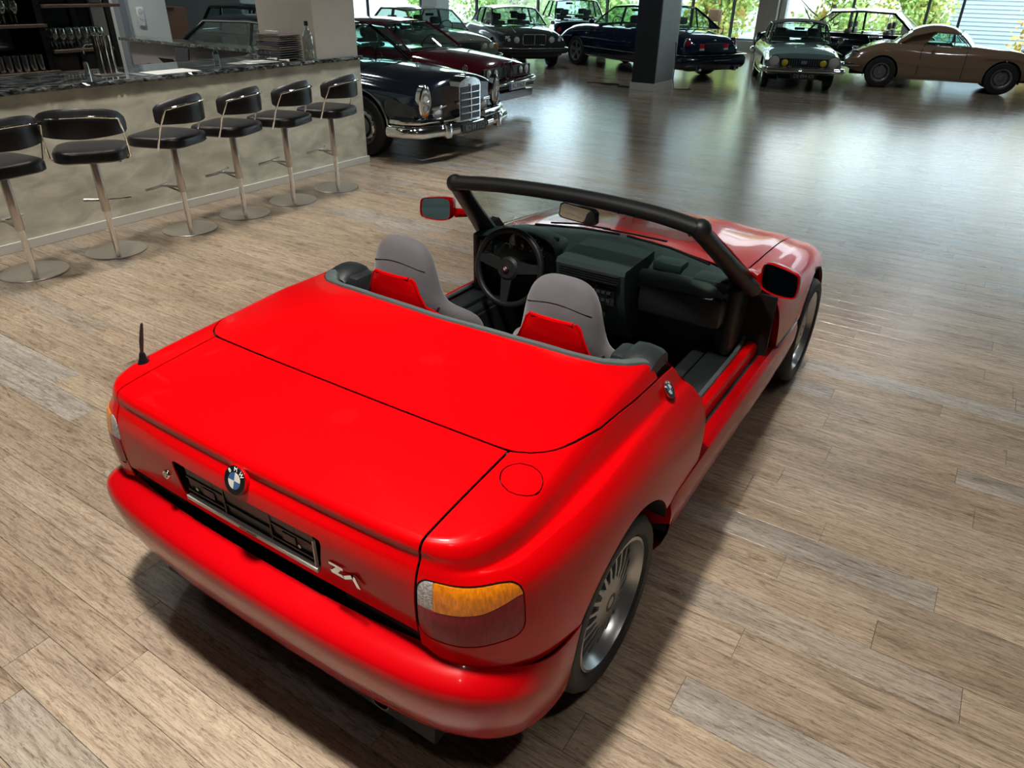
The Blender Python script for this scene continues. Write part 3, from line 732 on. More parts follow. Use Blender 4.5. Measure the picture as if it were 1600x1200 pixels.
def roadster():
    T = thing('roadster', 'bright red open two-seat roadster with grey seats, seen from behind in the middle', 'car', (0, 0, 0))
    WR = .303; GAP = .0034
    # ---- rear body: outline path of the deck edge (right half), its outward normals and the profile below it
    Q = np.array([(.700, .80), (.700, .45), (.700, .15), (.700, -.12), (.704, -.34), (.697, -.46), (.672, -.548), (.628, -.592), (.56, -.612), (.40, -.622), (.20, -.629), (0, -.632)])
    NR = np.array([(1, 0), (1, 0), (1, 0), (1, 0), (1, -.03), (.97, -.22), (.78, -.62), (.42, -.91), (.14, -.99), (.06, -1), (.03, -1), (0, -1)])
    VS = np.arange(12.)
    side = lambda z, m: [(0, z), (.022, z - .010), (.040, z - .038), (.052, z - .075), (.070, z - .105)] + m
    PR = [
        [(0, .955), (.010, .945), (.025, .915), (.042, .875), (.060, .840), (.088, .800), (.120, .740), (.142, .665), (.148, .58), (.148, .50), (.142, .40), (.13, .30)],
        [(0, .965), (.010, .955), (.026, .925), (.045, .885), (.062, .848), (.090, .806), (.125, .745), (.148, .665), (.155, .58), (.155, .50), (.148, .40), (.135, .30)],
        [(0, .965), (.018, .952), (.036, .920), (.052, .888), (.068, .860), (.100, .825), (.138, .760), (.157, .680), (.163, .60), (.162, .50), (.155, .40), (.14, .30)],
        [(0, .945), (.020, .933), (.040, .905), (.055, .880), (.072, .860), (.104, .836), (.140, .780), (.158, .700), (.164, .61), (.162, .50), (.155, .40), (.14, .30)],
        [(0, .925), (.022, .915), (.040, .890), (.050, .868), (.062, .852), (.088, .834), (.124, .785), (.140, .700), (.146, .61), (.145, .50), (.138, .40), (.125, .30)],
        [(0, .917), (.022, .906), (.037, .882), (.044, .862), (.052, .848), (.072, .828), (.103, .785), (.117, .700), (.120, .61), (.118, .50), (.11, .40), (.10, .30)],
        [(0, .912), (.018, .902), (.031, .880), (.036, .862), (.042, .848), (.055, .828), (.078, .786), (.090, .705), (.088, .62), (.080, .50), (.07, .40), (.06, .30)],
        [(0, .910), (.014, .901), (.024, .882), (.027, .865), (.032, .850), (.042, .828), (.056, .786), (.063, .710), (.058, .63), (.045, .50), (.03, .40), (.02, .30)],
        [(0, .909), (.012, .901), (.019, .884), (.017, .868), (.021, .853), (.031, .830), (.040, .786), (.042, .712), (.036, .64), (.020, .50), (.0, .40), (.0, .30)],
        [(0, .911), (.012, .903), (.019, .886), (.016, .870), (.021, .855), (.032, .832), (.040, .786), (.038, .712), (.030, .64), (.014, .50), (.0, .40), (.0, .30)],
        [(0, .914), (.012, .906), (.019, .889), (.016, .873), (.021, .858), (.033, .834), (.040, .786), (.036, .712), (.027, .64), (.010, .50), (.0, .40), (.0, .30)],
        [(0, .915), (.012, .907), (.019, .890), (.016, .874), (.021, .859), (.033, .835), (.040, .786), (.036, .712), (.026, .64), (.010, .50), (.0, .40), (.0, .30)]]
    PR = np.array(PR); PR[1:6, 3, 1] -= .010; PR[1:6, 4, 1] -= .015; PR[1:6, 5, 1] += .003; PR[6, 4, 1] -= .006
    ZK = [-.65, -.45, -.29, -.10, .10, .22, .45, .9]; ZV = [.922, .948, .966, .985, 1.000, 1.004, .985, .96]
    vs = np.concatenate([np.linspace(0, 5, 66), np.linspace(5, 8.3, 60)[1:], np.linspace(8.3, 11, 40)[1:]])
    us = np.concatenate([np.linspace(0, 6, 37), np.linspace(6, 11, 21)[1:]])
    SS = np.array([0, .15, .3, .45, .6, .7, .8, .86, .91, .95, .98, 1.0])
    nu = len(SS) + len(us) - 1
    V = np.zeros((len(vs), nu, 3)); U = np.zeros((len(vs), nu)); VV = np.zeros((len(vs), nu)); Lm = np.zeros((len(vs), nu))
    qv = crv(VS, Q, vs); nv_ = crv(VS, NR, vs); nv_ /= np.linalg.norm(nv_, axis=1)[:, None]; pv = crv(VS, np.array(PR).reshape(12, -1), vs).reshape(-1, 12, 2)
    for i, v in enumerate(vs):
        q, n, p = qv[i], nv_[i], pv[i]
        sp = np.array([0, max(q[1], -.42)])
        for j, s in enumerate(SS):
            xy = sp + (q - sp) * s; zc = float(cr(ZK, ZV, xy[1])); pw = s ** 3.2
            V[i, j] = (xy[0], xy[1], zc * (1 - pw) + p[0][1] * pw - .004 * (s ** 2) * (1 - s)); U[i, j] = s - 1; Lm[i, j] = -(1 - s) * np.linalg.norm(q - sp)
        pp = crv(range(12), p, us[1:]); L0 = 0.; pr_ = p[0]
        for j, u in enumerate(us[1:]):
            d, z = pp[j]; V[i, len(SS) + j] = (q[0] + n[0] * d, q[1] + n[1] * d, z); U[i, len(SS) + j] = u
            L0 += math.hypot(d - pr_[0], z - pr_[1]); pr_ = (d, z); Lm[i, len(SS) + j] = L0
        VV[i, :] = v
    # plan arc length round the corner (for the lamps)
    mid = V[:, len(SS) + 40, :2]; arc = np.concatenate([[0], np.cumsum(np.linalg.norm(np.diff(mid, axis=0), axis=1))]); i0 = int(np.argmin(np.abs(mid[:, 0] - .565))); arc = arc[i0] - arc
    AR = np.repeat(arc[:, None], nu, 1)
    BV = V.reshape(-1, 3); BA = dict(u=U.ravel(), v=VV.ravel(), L=Lm.ravel(), w=AR.ravel()); BF = grid_faces(len(vs), nu)
    cut_z = [.30, .50, .58, .67, .74, .80, .85, .90, .935, .97, 1.1]; cut_y = [.60, .605, .62, .635, .630, .595, .555, .515, .485, .44, .43]
    doorcut = lambda V_, A_: lin(V_[:, 2], cut_z, cut_y) - V_[:, 1]
    yT = lambda x: -.290 + .030 * (np.abs(x) / .6) ** 3                      # seam between boot lid and tonneau cover
    def f_ton(V_, A_):                                                       # > 0 inside the tonneau cover, with a rounded corner
        a = V_[:, 1] - yT(V_[:, 0]); Ls = lin(V_[:, 1], [-.35, -.25, -.12, 0, .2, .5], [-.045, -.035, .010, .040, .062, .075]); b = Ls - A_['L']; r = .09
        return np.where((a < r) & (b < r), r - np.hypot(r - a, r - b), np.minimum(a, b))
    rim = lambda V_: lin(np.abs(V_[:, 0]), [0, .3, .5, .6, .66, .70, .74, .80], [.185, .200, .225, .255, .300, .355, .40, .42])
    xs_ = .592
    def f_lid(V_, A_): return xs_ - V_[:, 0]
    lampbox = lambda V_, A_: _rr(A_['w'], V_[:, 2], .0305, .312, lin(A_['w'], [0, .3], [.643, .640]), lin(A_['w'], [0, .10, .25, .31], [.822, .822, .812, .800]), .035)
    def _rr(a, b, a0, a1, b0, b1, r):
        cx, cy = (a0 + a1) / 2, (b0 + b1) / 2; hx, hy = (a1 - a0) / 2 - r, (b1 - b0) / 2 - r
        dx, dy = np.abs(a - cx) - hx, np.abs(b - cy) - hy
        return r - (np.hypot(np.maximum(dx, 0), np.maximum(dy, 0)) + np.minimum(np.maximum(dx, dy), 0))
    arch = lambda V_, A_: np.hypot(V_[:, 1] - 0, V_[:, 2] - WR) - lin(V_[:, 2], [.3, .66], [.348, .362])
    seamz = lambda V_, A_: V_[:, 2] - lin(A_['v'], [0, 3, 4.5, 5.5, 6.5, 7.5, 8.4], [.497, .500, .503, .520, .565, .595, .605])
    pieces = [
        ('tonneau_cover', [f_ton, lambda V_, A_: rim(V_) - V_[:, 1]], GAP, True),
        ('boot_lid', [lambda V_, A_: f_lid(V_, A_) - GAP, lambda V_, A_: yT(V_[:, 0]) - V_[:, 1] - .003, lambda V_, A_: V_[:, 2] - .645, lambda V_, A_: -np.maximum(f_ton(V_, A_), -1) - .003], 0, True),
    ]
    def emit(name, fs, mat='red_paint', both=True, join=False, th=.004, push=0., parent=T, label=None):
        v, f, a = clip_mesh(BV, BF, BA, fs)
        v, f = weld(v, f)
        if push: v = v + vnormals(v, f) * push
        res = []
        if join:
            v2, f2 = mirror(v, f); n = len(v); v = np.vstack([v, v2]); f = list(f) + [tuple(i + n for i in q) for q in f2]; v, f = weld(v, f)
            w_, g = shell(v, f, th); res.append(meshobj(name, w_, g, mat, parent, True, 40))
        else:
            w_, g = shell(v, f, th); res.append(meshobj(name, w_, g, mat, parent, True, 40))
            if both: w2, g2 = mirror(w_, g); res.append(meshobj(name, w2, g2, mat, parent, True, 40))
        for r_ in res:
            if label: r_['label'] = label
        return res
    emit('tonneau_cover', [lambda V_, A_: f_ton(V_, A_) - GAP, lambda V_, A_: rim(V_) - V_[:, 1]], join=True)
    # boot lid with the recess for the number plate left open
    recess = lambda V_, A_: np.where(A_['u'] > 1, -_rr(V_[:, 0], V_[:, 2], -lin(V_[:, 2], [.665, .795], [.278, .305]), lin(V_[:, 2], [.665, .795], [.278, .305]), .668, .796, .02), 1.)
    emit('boot_lid', [lambda V_, A_: f_lid(V_, A_) - GAP, lambda V_, A_: np.where(A_['u'] > .5, 1, yT(V_[:, 0]) - V_[:, 1] - GAP), lambda V_, A_: V_[:, 2] - .640, recess], join=True)
    notlid = lambda V_, A_: V_[:, 0] - xs_ - GAP
    lampgap = lambda V_, A_: -lampbox(V_, A_)
    cap = lambda V_, A_: np.where(A_['u'] < 3.2, np.hypot(V_[:, 0] - .672, V_[:, 1] + .325) - .0560, 1.)
    for sgn in (1, -1):
        fs = [notlid, lambda V_, A_: -f_ton(V_, A_) - .0035, doorcut, arch, seamz, lampgap, lambda V_, A_: np.where((V_[:, 0] < .705) & (V_[:, 1] > .37), -1., 1.)]
        if sgn > 0: fs.append(cap)
        v, f, a = clip_mesh(BV, BF, BA, fs); v, f = weld(v, f); w_, g = shell(v, f, .004)
        if sgn < 0: w_, g = mirror(w_, g)
        meshobj('rear_fender', w_, g, 'red_paint', T, True, 40)
    # fuel flap
    v, f, a = clip_mesh(BV, BF, BA, [notlid, lambda V_, A_: -(np.hypot(V_[:, 0] - .672, V_[:, 1] + .325) - .0525), lambda V_, A_: 3.2 - A_['u'], lambda V_, A_: np.hypot(V_[:, 0] - .655, V_[:, 1] + .372) - .010]); w_, g = shell(v, f, .004); meshobj('fuel_flap', w_, g, 'red_paint', T, True, 40)
    # rear lamps: clear, amber and red lens fields over a black frame
    for sgn in (1, -1):
        L_ = bpy.data.objects.new('tail_lamp', None); link(L_, T)
        def lens(nm, mt, fs, push):
            v, f, a = clip_mesh(BV, BF, BA, fs); v, f = weld(v, f); v = v + vnormals(v, f) * push; w_, g = shell(v, f, .006)
            if sgn < 0: w_, g = mirror(w_, g)
            return meshobj(nm, w_, g, mt, L_, True, 40)
        ins = lambda d: (lambda V_, A_: lampbox(V_, A_) - d)
        split = lambda A_: lin(A_['w'], [0, .08, .2, .29], [.742, .742, .745, .762])
        lens('lamp_frame', 'black_trim', [ins(.001)], -.004)
        lens('clear_lens', 'lamp_clear', [ins(.005), lambda V_, A_: V_[:, 2] - split(A_) - .0008, lambda V_, A_: .078 - A_['w']], .0)
        lens('amber_lens', 'lamp_amber', [ins(.005), lambda V_, A_: V_[:, 2] - split(A_) - .0008, lambda V_, A_: A_['w'] - .0795], .001)
        lens('red_lens', 'lamp_red', [ins(.005), lambda V_, A_: split(A_) - V_[:, 2] - .0008], .0005)
    # black sheet added behind the panels so that seams and recess show darkness
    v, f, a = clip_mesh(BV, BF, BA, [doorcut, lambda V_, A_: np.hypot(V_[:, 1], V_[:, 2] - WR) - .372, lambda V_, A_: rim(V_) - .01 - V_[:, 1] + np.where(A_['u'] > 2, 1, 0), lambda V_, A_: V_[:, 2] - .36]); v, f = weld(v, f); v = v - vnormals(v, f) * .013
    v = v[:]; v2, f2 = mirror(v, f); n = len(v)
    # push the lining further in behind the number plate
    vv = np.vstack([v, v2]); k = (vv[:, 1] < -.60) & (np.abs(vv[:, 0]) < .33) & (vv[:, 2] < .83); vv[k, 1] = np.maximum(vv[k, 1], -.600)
    meshobj('seam_shade_lining', vv, list(f) + [tuple(i + n for i in q) for q in f2], 'cavity_black', T)
    # lip seam of the boot lid sides, number plate holder
    ph = bpy.data.objects.new('plate_holder', None); ph.location = (0, -.012, 0); link(ph, T)
    MB().box((-.30, -.618, .66), (.30, -.612, .80)).build('recess_back', 'cavity_black', ph, smooth=False)
    tilt = Matrix.Rotation(.09, 3, 'X')
    MB().box((-.262, -.640, .674), (.262, -.634, .792), .003, tilt).build('holder_plate', 'black_trim', ph, smooth=False)
    m = MB()
    for a, b in (((-.262, -.645, .700), (-.095, -.639, .706)), ((.095, -.645, .700), (.262, -.639, .706)), ((-.262, -.645, .745), (-.095, -.639, .751)), ((.095, -.645, .745), (.262, -.639, .751)), ((-.098, -.645, .690), (-.092, -.639, .785)), ((.092, -.645, .690), (.098, -.639, .785)), ((-.092, -.645, .722), (.092, -.639, .727)), ((-.19, -.644, .712), (-.14, -.639, .738)), ((.14, -.644, .712), (.19, -.639, .738)), ((-.19, -.644, .757), (-.14, -.639, .78)), ((.14, -.644, .757), (.19, -.639, .78))): m.box(a, b, .001)
    m.build('holder_ribs', 'black_trim', ph, smooth=False)
    o = MB().box((-.270, -.652, .667), (.270, -.638, .681), .002).build('holder_strip', 'skirting_grey', ph, smooth=False); o['label'] = 'light grey strip with small lettering'
    MB().box((.262, -.650, .682), (.266, -.640, .772), .001).build('holder_edge', 'skirting_grey', ph, smooth=False)
    text_obj('strip_lettering', 'www.autopark', .012, 'black_trim', ph, (0, -.6525, .674), (1, 0, 0), (0, 0, 1), .0003)
    for x, z in ((-.21, .725), (.21, .725)): MB().lathe([(0, -.004), (.006, -.004), (.006, 0)], 10, (x, -.645, z), 'Y').build('screw', 'silver_alloy', ph)
    # badge, lock, model badge
    def roundel(parent, c, ex, ey, r, letters=True, name='round_badge'):
        b = bpy.data.objects.new(name, None); link(b, parent)
        X = Vector(ex).normalized(); Y = Vector(ey).normalized(); Zn = X.cross(Y); c = Vector(c)
        P = lambda x, y, z: tuple(c + X * x + Y * y + Zn * z)
        def disc(rad, z, th, seg=40, a0=0, a1=2 * PI, r0=0.):
            v = []; f = []; n_ = seg; pts = [(rad * math.cos(a0 + (a1 - a0) * k / n_), rad * math.sin(a0 + (a1 - a0) * k / n_)) for k in range(n_ + 1)]
            if a1 - a0 < 6: pts = [(0, 0)] + pts
            else: pts = pts[:-1]
            m_ = len(pts); v = [P(x, y, z) for x, y in pts] + [P(x, y, z + th) for x, y in pts]
            return v, [tuple(range(m_ - 1, -1, -1)), tuple(range(m_, 2 * m_))] + [(i, (i + 1) % m_, m_ + (i + 1) % m_, m_ + i) for i in range(m_)]
        for nm, mt, args in (('badge_rim', 'chrome', (r, 0, .004)), ('badge_ring', 'black_gloss', (r * .94, .004, .0006)), ('badge_inner_rim', 'chrome', (r * .60, .0046, .0006))):
            MB().add(*disc(*args)).build(nm, mt, b)
        for k in range(4):
            MB().add(*disc(r * .56, .0052, .0005, 10, k * PI / 2, (k + 1) * PI / 2)).build('badge_quarter', 'badge_blue' if k in (1, 3) else 'badge_cream', b, smooth=False)
        if letters:
            for ch, a in (('B', 135), ('M', 90), ('W', 45)):
                a_ = math.radians(a); ra = r * .765
                ux = X * math.sin(a_) - Y * math.cos(a_); uy = X * math.cos(a_) + Y * math.sin(a_)
                text_obj('badge_letter', ch, r * .42, 'white_print', b, P(ra * math.cos(a_), ra * math.sin(a_), .0048), ux, uy, .0004)
        return b
    roundel(T, (0, -.667, .852), (1, 0, 0), (0, .34, .94), .041)
    MB().prism([(.0425 * math.cos(2 * PI * k / 32), .0425 * math.sin(2 * PI * k / 32)) for k in range(32)], .03, (0, -.6665, .852), (1, 0, 0), (0, .34, .94), (0, .94, -.34)).build('badge_seat', 'red_paint', T)
    MB().lathe([(0, -.012), (.013, -.012), (.016, -.006), (.016, .01)], 20, (-.348, -.657, .722), 'Y').build('boot_lock', 'chrome', T)
    MB().lathe([(.006, -.0125), (.009, -.0125)], 20, (-.348, -.657, .722), 'Y').build('lock_ring', 'black_trim', T)
    zb = MB()
    Zs = [[(-.052, .022), (-.004, .022), (-.004, .013), (-.030, .014), (-.052, .014)], [(-.028, .014), (-.010, .014), (-.022, -.002), (-.044, -.002)], [(-.050, -.002), (-.022, -.002), (-.004, -.002), (.001, -.011), (-.044, -.011)], [(-.008, -.004), (.022, .014), (.030, .014), (.030, .006), (.001, -.011)], [(.022, .014), (.036, .014), (.052, -.018), (.040, -.018)]]
    for p in Zs: zb.prism([(x, z) for x, z in p], .004, (.378, -.6655, .722), (1, 0, 0), (0, 0, 1), (0, -1, 0))
    zb.build('model_badge', 'chrome', T, smooth=False)
    # roundel on the right B-post, aerial
    roundel(T, (.762, .432, .857), (-.10, .93, .0), (-.62, 0, .80), .030, True, 'round_badge')
    roundel(T, (-.762, .432, .857), (-.10, -.93, .0), (.62, 0, .80), .030, False, 'round_badge')
    A = bpy.data.objects.new('aerial', None); A.location = (-.672, -.478, .913); link(A, T)
    MB().lathe([(.022, -.002), (.020, .004), (.012, .022), (.009, .036), (.006, .040), (0, .040)], 20).build('aerial_foot', 'black_gloss', A)
    MB().tube([(0, .0, .036), (-.006, .012, .075), (-.012, .03, .125), (-.013, .033, .128)], [.005, .007, .0045, .002], 8).build('aerial_rod', 'black_trim', A)
    # ---- bumper
    bp = np.array([(.858, -.22), (.860, -.34), (.856, -.44), (.838, -.545), (.795, -.628), (.725, -.682), (.60, -.716), (.40, -.736), (.20, -.744), (0, -.746)])
    bn = np.array([(1, 0), (1, -.03), (.97, -.2), (.85, -.5), (.62, -.78), (.35, -.94), (.15, -.99), (.06, -1), (.03, -1), (0, -1)])
    bk = np.arange(10.)
    BP = []
    for k in range(10):
        # (d, z): seam edge under the fender, shelf, roll, face, tuck, bottom
        sd = [(-.004, .498), (-.001, .470), (.0, .44), (.001, .41), (.0, .38), (-.002, .34), (-.010, .29), (-.030, .235), (-.075, .205)]
        rr_ = [(-.085, .588), (-.060, .572), (-.030, .558), (-.008, .540), (.000, .510), (-.004, .465), (-.020, .395), (-.048, .320), (-.100, .285)]
        a = [0, 0, .12, .45, .80, 1, 1, 1, 1, 1][k]
        top_z = [.498, .500, .505, .535, .570, .590, .590, .586, .584, .584][k]
        prf = [(s[0] * (1 - a) + r_[0] * a, s[1] * (1 - a) + r_[1] * a) for s, r_ in zip(sd, rr_)]; prf[0] = (prf[0][0], top_z)
        BP.append(prf)
    BP = np.array(BP); bvs = np.linspace(0, 9, 120); bus = np.linspace(0, 8, 33)
    P_ = crv(bk, bp, bvs); N_ = crv(bk, bn, bvs); N_ /= np.linalg.norm(N_, axis=1)[:, None]; R_ = crv(bk, BP.reshape(10, -1), bvs).reshape(-1, 9, 2)
    V2 = np.array([[(P_[i][0] + N_[i][0] * d, P_[i][1] + N_[i][1] * d, z) for d, z in crv(range(9), R_[i], bus)] for i in range(120)]).reshape(-1, 3)
    F2 = grid_faces(120, 33)
    v, f, a = clip_mesh(V2, F2, {'z': V2[:, 2]}, [lambda V_, A_: np.hypot(V_[:, 1], V_[:, 2] - WR) - .35])
    vm, fm = mirror(v, f); n = len(v); vv, ff = weld(np.vstack([v, vm]), list(f) + [tuple(i + n for i in q) for q in fm]); w_, g = shell(vv, ff, .005)
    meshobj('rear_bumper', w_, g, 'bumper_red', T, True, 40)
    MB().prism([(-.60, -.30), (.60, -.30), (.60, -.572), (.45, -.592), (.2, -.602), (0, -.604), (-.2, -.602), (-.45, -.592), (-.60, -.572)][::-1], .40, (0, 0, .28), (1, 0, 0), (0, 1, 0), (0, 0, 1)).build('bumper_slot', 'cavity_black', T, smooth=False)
    MB().lathe([(.030, -.64), (.036, -.64), (.036, -.50), (.030, -.50)], 20, (.42, 0, .245), 'Y').build('exhaust_tip', 'black_trim', T)
    # ---- rocker panels and door sill
    for s in (1, -1):
        m = MB(); prof = [(.800, .520), (.838, .522), (.858, .505), (.866, .47), (.866, .42), (.858, .36), (.840, .30), (.80, .24), (.70, .22), (.70, .30)]
        ys = [.335, .36, .45, .6, .9, 1.2, 1.5, 1.8, 2.0, 2.12]; xo = [0, 0, 0, -.002, -.008, -.010, -.010, -.014, -.020, -.024]; zo = [-.02, 0, 0, 0, -.006, -.010, -.012, -.016, -.018, -.02]
        v = []; f = []
        for y, a, b in zip(ys, xo, zo):
            for x, z in prof: v.append((s * (x + a), y, z + b))
        k = len(prof)
        for i in range(len(ys) - 1):
            for j in range(k): f.append((i * k + j, (i + 1) * k + j, (i + 1) * k + (j + 1) % k, i * k + (j + 1) % k))
        f += [tuple(range(k)), tuple((len(ys) - 1) * k + j for j in range(k - 1, -1, -1))]
        v3, f3, _ = clip_mesh(np.array(v), f, {}, [lambda V_, A_: np.maximum(np.hypot(V_[:, 1], V_[:, 2] - WR) - .352, -1 + 0 * V_[:, 1]), lambda V_, A_: np.hypot(V_[:, 1] - 2.447, V_[:, 2] - WR) - .352])
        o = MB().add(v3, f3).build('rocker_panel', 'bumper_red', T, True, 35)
        # door slot (black) and inner red sill
        MB().box((s * .775, .58, .40), (s * .800, 1.74, .505)).build('door_slot', 'cavity_black', T, smooth=False)
        v = []; f = []; prof = [(.772, .40), (.774, .545), (.764, .562), (.735, .566), (.722, .556), (.720, .40)]
        ys = [.56, .62, .72, .9, 1.3, 1.6, 1.70]; dz = [.075, .04, .015, 0, 0, 0, .0]; dx = [.02, .012, .004, 0, 0, 0, -.01]
        for y, a, b in zip(ys, dz, dx):
            for x, z in prof: v.append((s * (x + b), y, z + (a if z > .5 else 0)))
        k = len(prof)
        for i in range(len(ys) - 1):
            for j in range(k): f.append((i * k + j, (i + 1) * k + j, (i + 1) * k + (j + 1) % k, i * k + (j + 1) % k))
        f += [tuple(range(k)), tuple((len(ys) - 1) * k + j for j in range(k - 1, -1, -1))]
        MB().add(v, f).build('inner_sill', 'red_paint', T, True, 50)
        MB().tube([(s * .720, .60, .575), (s * .722, .9, .568), (s * .720, 1.4, .568), (s * .705, 1.62, .575), (s * .69, 1.66, .62), (s * .69, 1.66, .80)], .011, 8).build('door_seal', 'grey_rubber', T)
        MB().box((s * .60, .56, .44), (s * .712, 1.66, .556), .012).build('sill_carpet', 'soft_black', T)
        MB().box((s * .53, .50, .40), (s * .592, 1.70, .545), .012).build('sill_step', 'soft_black', T)
        # wheel wells
        for yc in (0, 2.447):
            wx = .848 if yc == 0 else .815
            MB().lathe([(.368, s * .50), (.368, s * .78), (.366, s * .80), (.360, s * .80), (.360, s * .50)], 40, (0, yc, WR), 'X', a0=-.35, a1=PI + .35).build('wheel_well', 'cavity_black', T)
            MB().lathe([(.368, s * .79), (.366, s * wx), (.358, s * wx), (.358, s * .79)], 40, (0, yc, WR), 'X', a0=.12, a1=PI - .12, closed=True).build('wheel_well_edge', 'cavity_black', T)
    # B-post faces (end of the rear fender at the door opening)
    for s in (1, -1):
        v = []; f = []; zz = [.50, .56, .62, .68, .74, .80, .85, .90, .935, .965]
        for z in zz:
            y = float(lin(z, cut_z, cut_y)); xo = float(lin(z, [.50, .58, .665, .745, .806, .848, .885, .925, .955, .965], [.855, .855, .846, .823, .788, .760, .743, .725, .708, .70])) - .004
            v += [(s * xo, y - .001, z), (s * (xo - .03), y - .004, z), (s * .64, y + .012, z), (s * .64, y - .05, z), (s * (xo - .03), y - .05, z)]
        for i in range(len(zz) - 1):
            for j in range(4): f.append((i * 5 + j, i * 5 + j + 1, (i + 1) * 5 + j + 1, (i + 1) * 5 + j))
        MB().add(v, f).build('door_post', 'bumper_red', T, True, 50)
    # black boxes added to block light through the underside, then cockpit tub
    MB().box((-.60, -.62, .17), (.60, 3.05, .26)).build('underbody_light_block', 'cavity_black', T, smooth=False)
    MB().box((-.60, -.60, .26), (.60, .26, .60)).box((-.58, 1.95, .26), (.58, 3.0, .52)).build('body_light_block', 'cavity_black', T, smooth=False)
    MB().box((-.72, .24, .26), (.72, .30, .93)).build('rear_bulkhead', 'carpet_black', T, smooth=False)
    MB().box((-.60, .30, .26), (.60, 1.60, .30)).build('cockpit_floor', 'carpet_black', T, smooth=False)
    MB().box((-.56, .30, .30), (-.52, 1.65, .52)).build('side_trim', 'carpet_black', T, smooth=False); MB().box((.52, .30, .30), (.56, 1.65, .52)).build('side_trim', 'carpet_black', T, smooth=False)
    MB().box((-.12, .30, .30), (.12, 1.5, .52), .03).build('centre_tunnel', 'carpet_black', T)
    MB().box((-.13, .95, .52), (.13, 1.35, .60), .02).build('tunnel_console', 'soft_black', T)
    MB().tube([(.0, 1.02, .60), (.0, 1.0, .67)], .009, 8).ball((0, .995, .69), .026, 12, 8, (1, 1, 1.2)).build('gear_lever', 'soft_black', T)
    # rubber strip along the front edge of the tonneau, pads at its ends
    m = MB(); v = []; f = []; xs2 = np.concatenate([np.linspace(-.712, -.58, 16), np.linspace(-.56, .56, 30), np.linspace(.58, .712, 16)])
    pr2 = [(0.002, 0.0), (.004, .006), (.020, .007), (.034, -.002), (.040, -.03), (.038, -.10), (.0, -.10)]
    for x in xs2:
        y = float(rim(np.array([[abs(x), 0, 0]]))[0]); sI = min(1, abs(x) / .70); zc = float(cr(ZK, ZV, y)); z = zc * (1 - sI ** 3.2) + .965 * sI ** 3.2 - max(0, abs(x) - .70) * .5
        # normal direction in plan
        e = .004; y2 = float(rim(np.array([[abs(x) + e, 0, 0]]))[0]); sl = (y2 - y) / e * (1 if x > 0 else -1); nn = Vector((-sl, 1)).normalized()
        kf = 1.0 + .5 * max(0, min(1, (abs(x) - .55) / .1))
        for d, h in pr2: v.append((x + nn.x * d * kf, y + nn.y * d * kf, z + h))
    k = len(pr2)
    for i in range(len(xs2) - 1):
        for j in range(k): f.append((i * k + j, (i + 1) * k + j, (i + 1) * k + (j + 1) % k, i * k + (j + 1) % k))
    f += [tuple(range(k)), tuple((len(xs2) - 1) * k + j for j in range(k - 1, -1, -1))]
    MB().add(v, f).build('rubber_strip', 'grey_rubber', T, True, 50)
    for s in (1, -1):
        v = []; f = []; st = [(.355, .0, .945), (.375, .018, .958), (.41, .026, .966), (.45, .028, .969), (.485, .024, .966), (.505, .01, .952), (.515, 0, .92)]
        for y, hh, z in st:
            for x, dz_ in ((.722, -.05), (.718, -.006), (.704, .004), (.66, .010), (.622, .006), (.602, -.016), (.598, -.08)):
                v.append((s * (x - .02 * (y - .43)), y, z + dz_ * (1 if hh else .5)))
        for i in range(len(st) - 1):
            for j in range(6): f.append((i * 7 + j, (i + 1) * 7 + j, (i + 1) * 7 + j + 1, i * 7 + j + 1))
        f += [tuple(range(7)), tuple((len(st) - 1) * 7 + j for j in range(6, -1, -1))]
        MB().add(v, f).build('shoulder_pad', 'soft_black', T, True, 45)
        MB().box((s * .56, .38, .62), (s * .70, .50, .955), .02).build('pillar_trim', 'soft_black', T)
        # belt
        MB().tube([(s * .60, .47, .93), (s * .575, .56, .86), (s * .52, .66, .74)], .022, 8, flat=.15).build('seat_belt', 'black_trim', T)
        MB().box((s * .578, .47, .885), (s * .612, .525, .925), .006).build('belt_guide', 'black_trim', T)

    # ---- front body
    Qf = np.array([(.655, 1.48), (.668, 1.75), (.674, 2.10), (.672, 2.45), (.655, 2.78), (.61, 2.96), (.52, 3.06), (.36, 3.12), (.18, 3.145), (0, 3.15)])
    Nf = np.array([(1, 0), (1, 0), (1, 0), (1, .03), (.97, .2), (.80, .6), (.45, .9), (.2, .98), (.08, 1), (0, 1)])
    zf = [.862, .842, .812, .772, .700, .650, .615, .592, .585, .583]
    PF = []
    for k, z in enumerate(zf):
        if k < 5: wd = [.168, .165, .160, .155, .145][k]; p = [(0, z), (.25 * wd, z - .006), (.55 * wd, z - .028), (.80 * wd, z - .068), (.93 * wd, z - .12), (.985 * wd, z - .18), (wd, min(z - .24, .56)), (wd * 1.01, .515), (wd * 1.01, .508), (wd * 1.0, .42), (wd * .97, .32), (wd * .85, .22)]
        else: wd = [.115, .085, .07, .06, .06][k - 5]; p = [(0, z), (.3 * wd, z - .008), (.6 * wd, z - .03), (.85 * wd, z - .06), (.95 * wd, z - .09), (wd, z - .11), (wd, z - .13), (wd * 1.05, .43), (wd * 1.05, .40), (wd, .34), (wd * .9, .28), (wd * .6, .2)]
        PF.append(p)
    PF = np.array(PF); fk = np.arange(10.); fvs = np.concatenate([np.linspace(0, 4, 60), np.linspace(4, 9, 60)[1:]]); fus = np.linspace(0, 11, 45)
    zk = [1.3, 1.5, 1.75, 2.1, 2.45, 2.8, 3.0, 3.1, 3.16]; zv = [.915, .915, .897, .868, .822, .745, .680, .625, .585]
    SF = np.array([0, .2, .4, .55, .7, .78, .84, .88, .92, .96, 1.]); nuf = len(SF) + len(fus) - 1
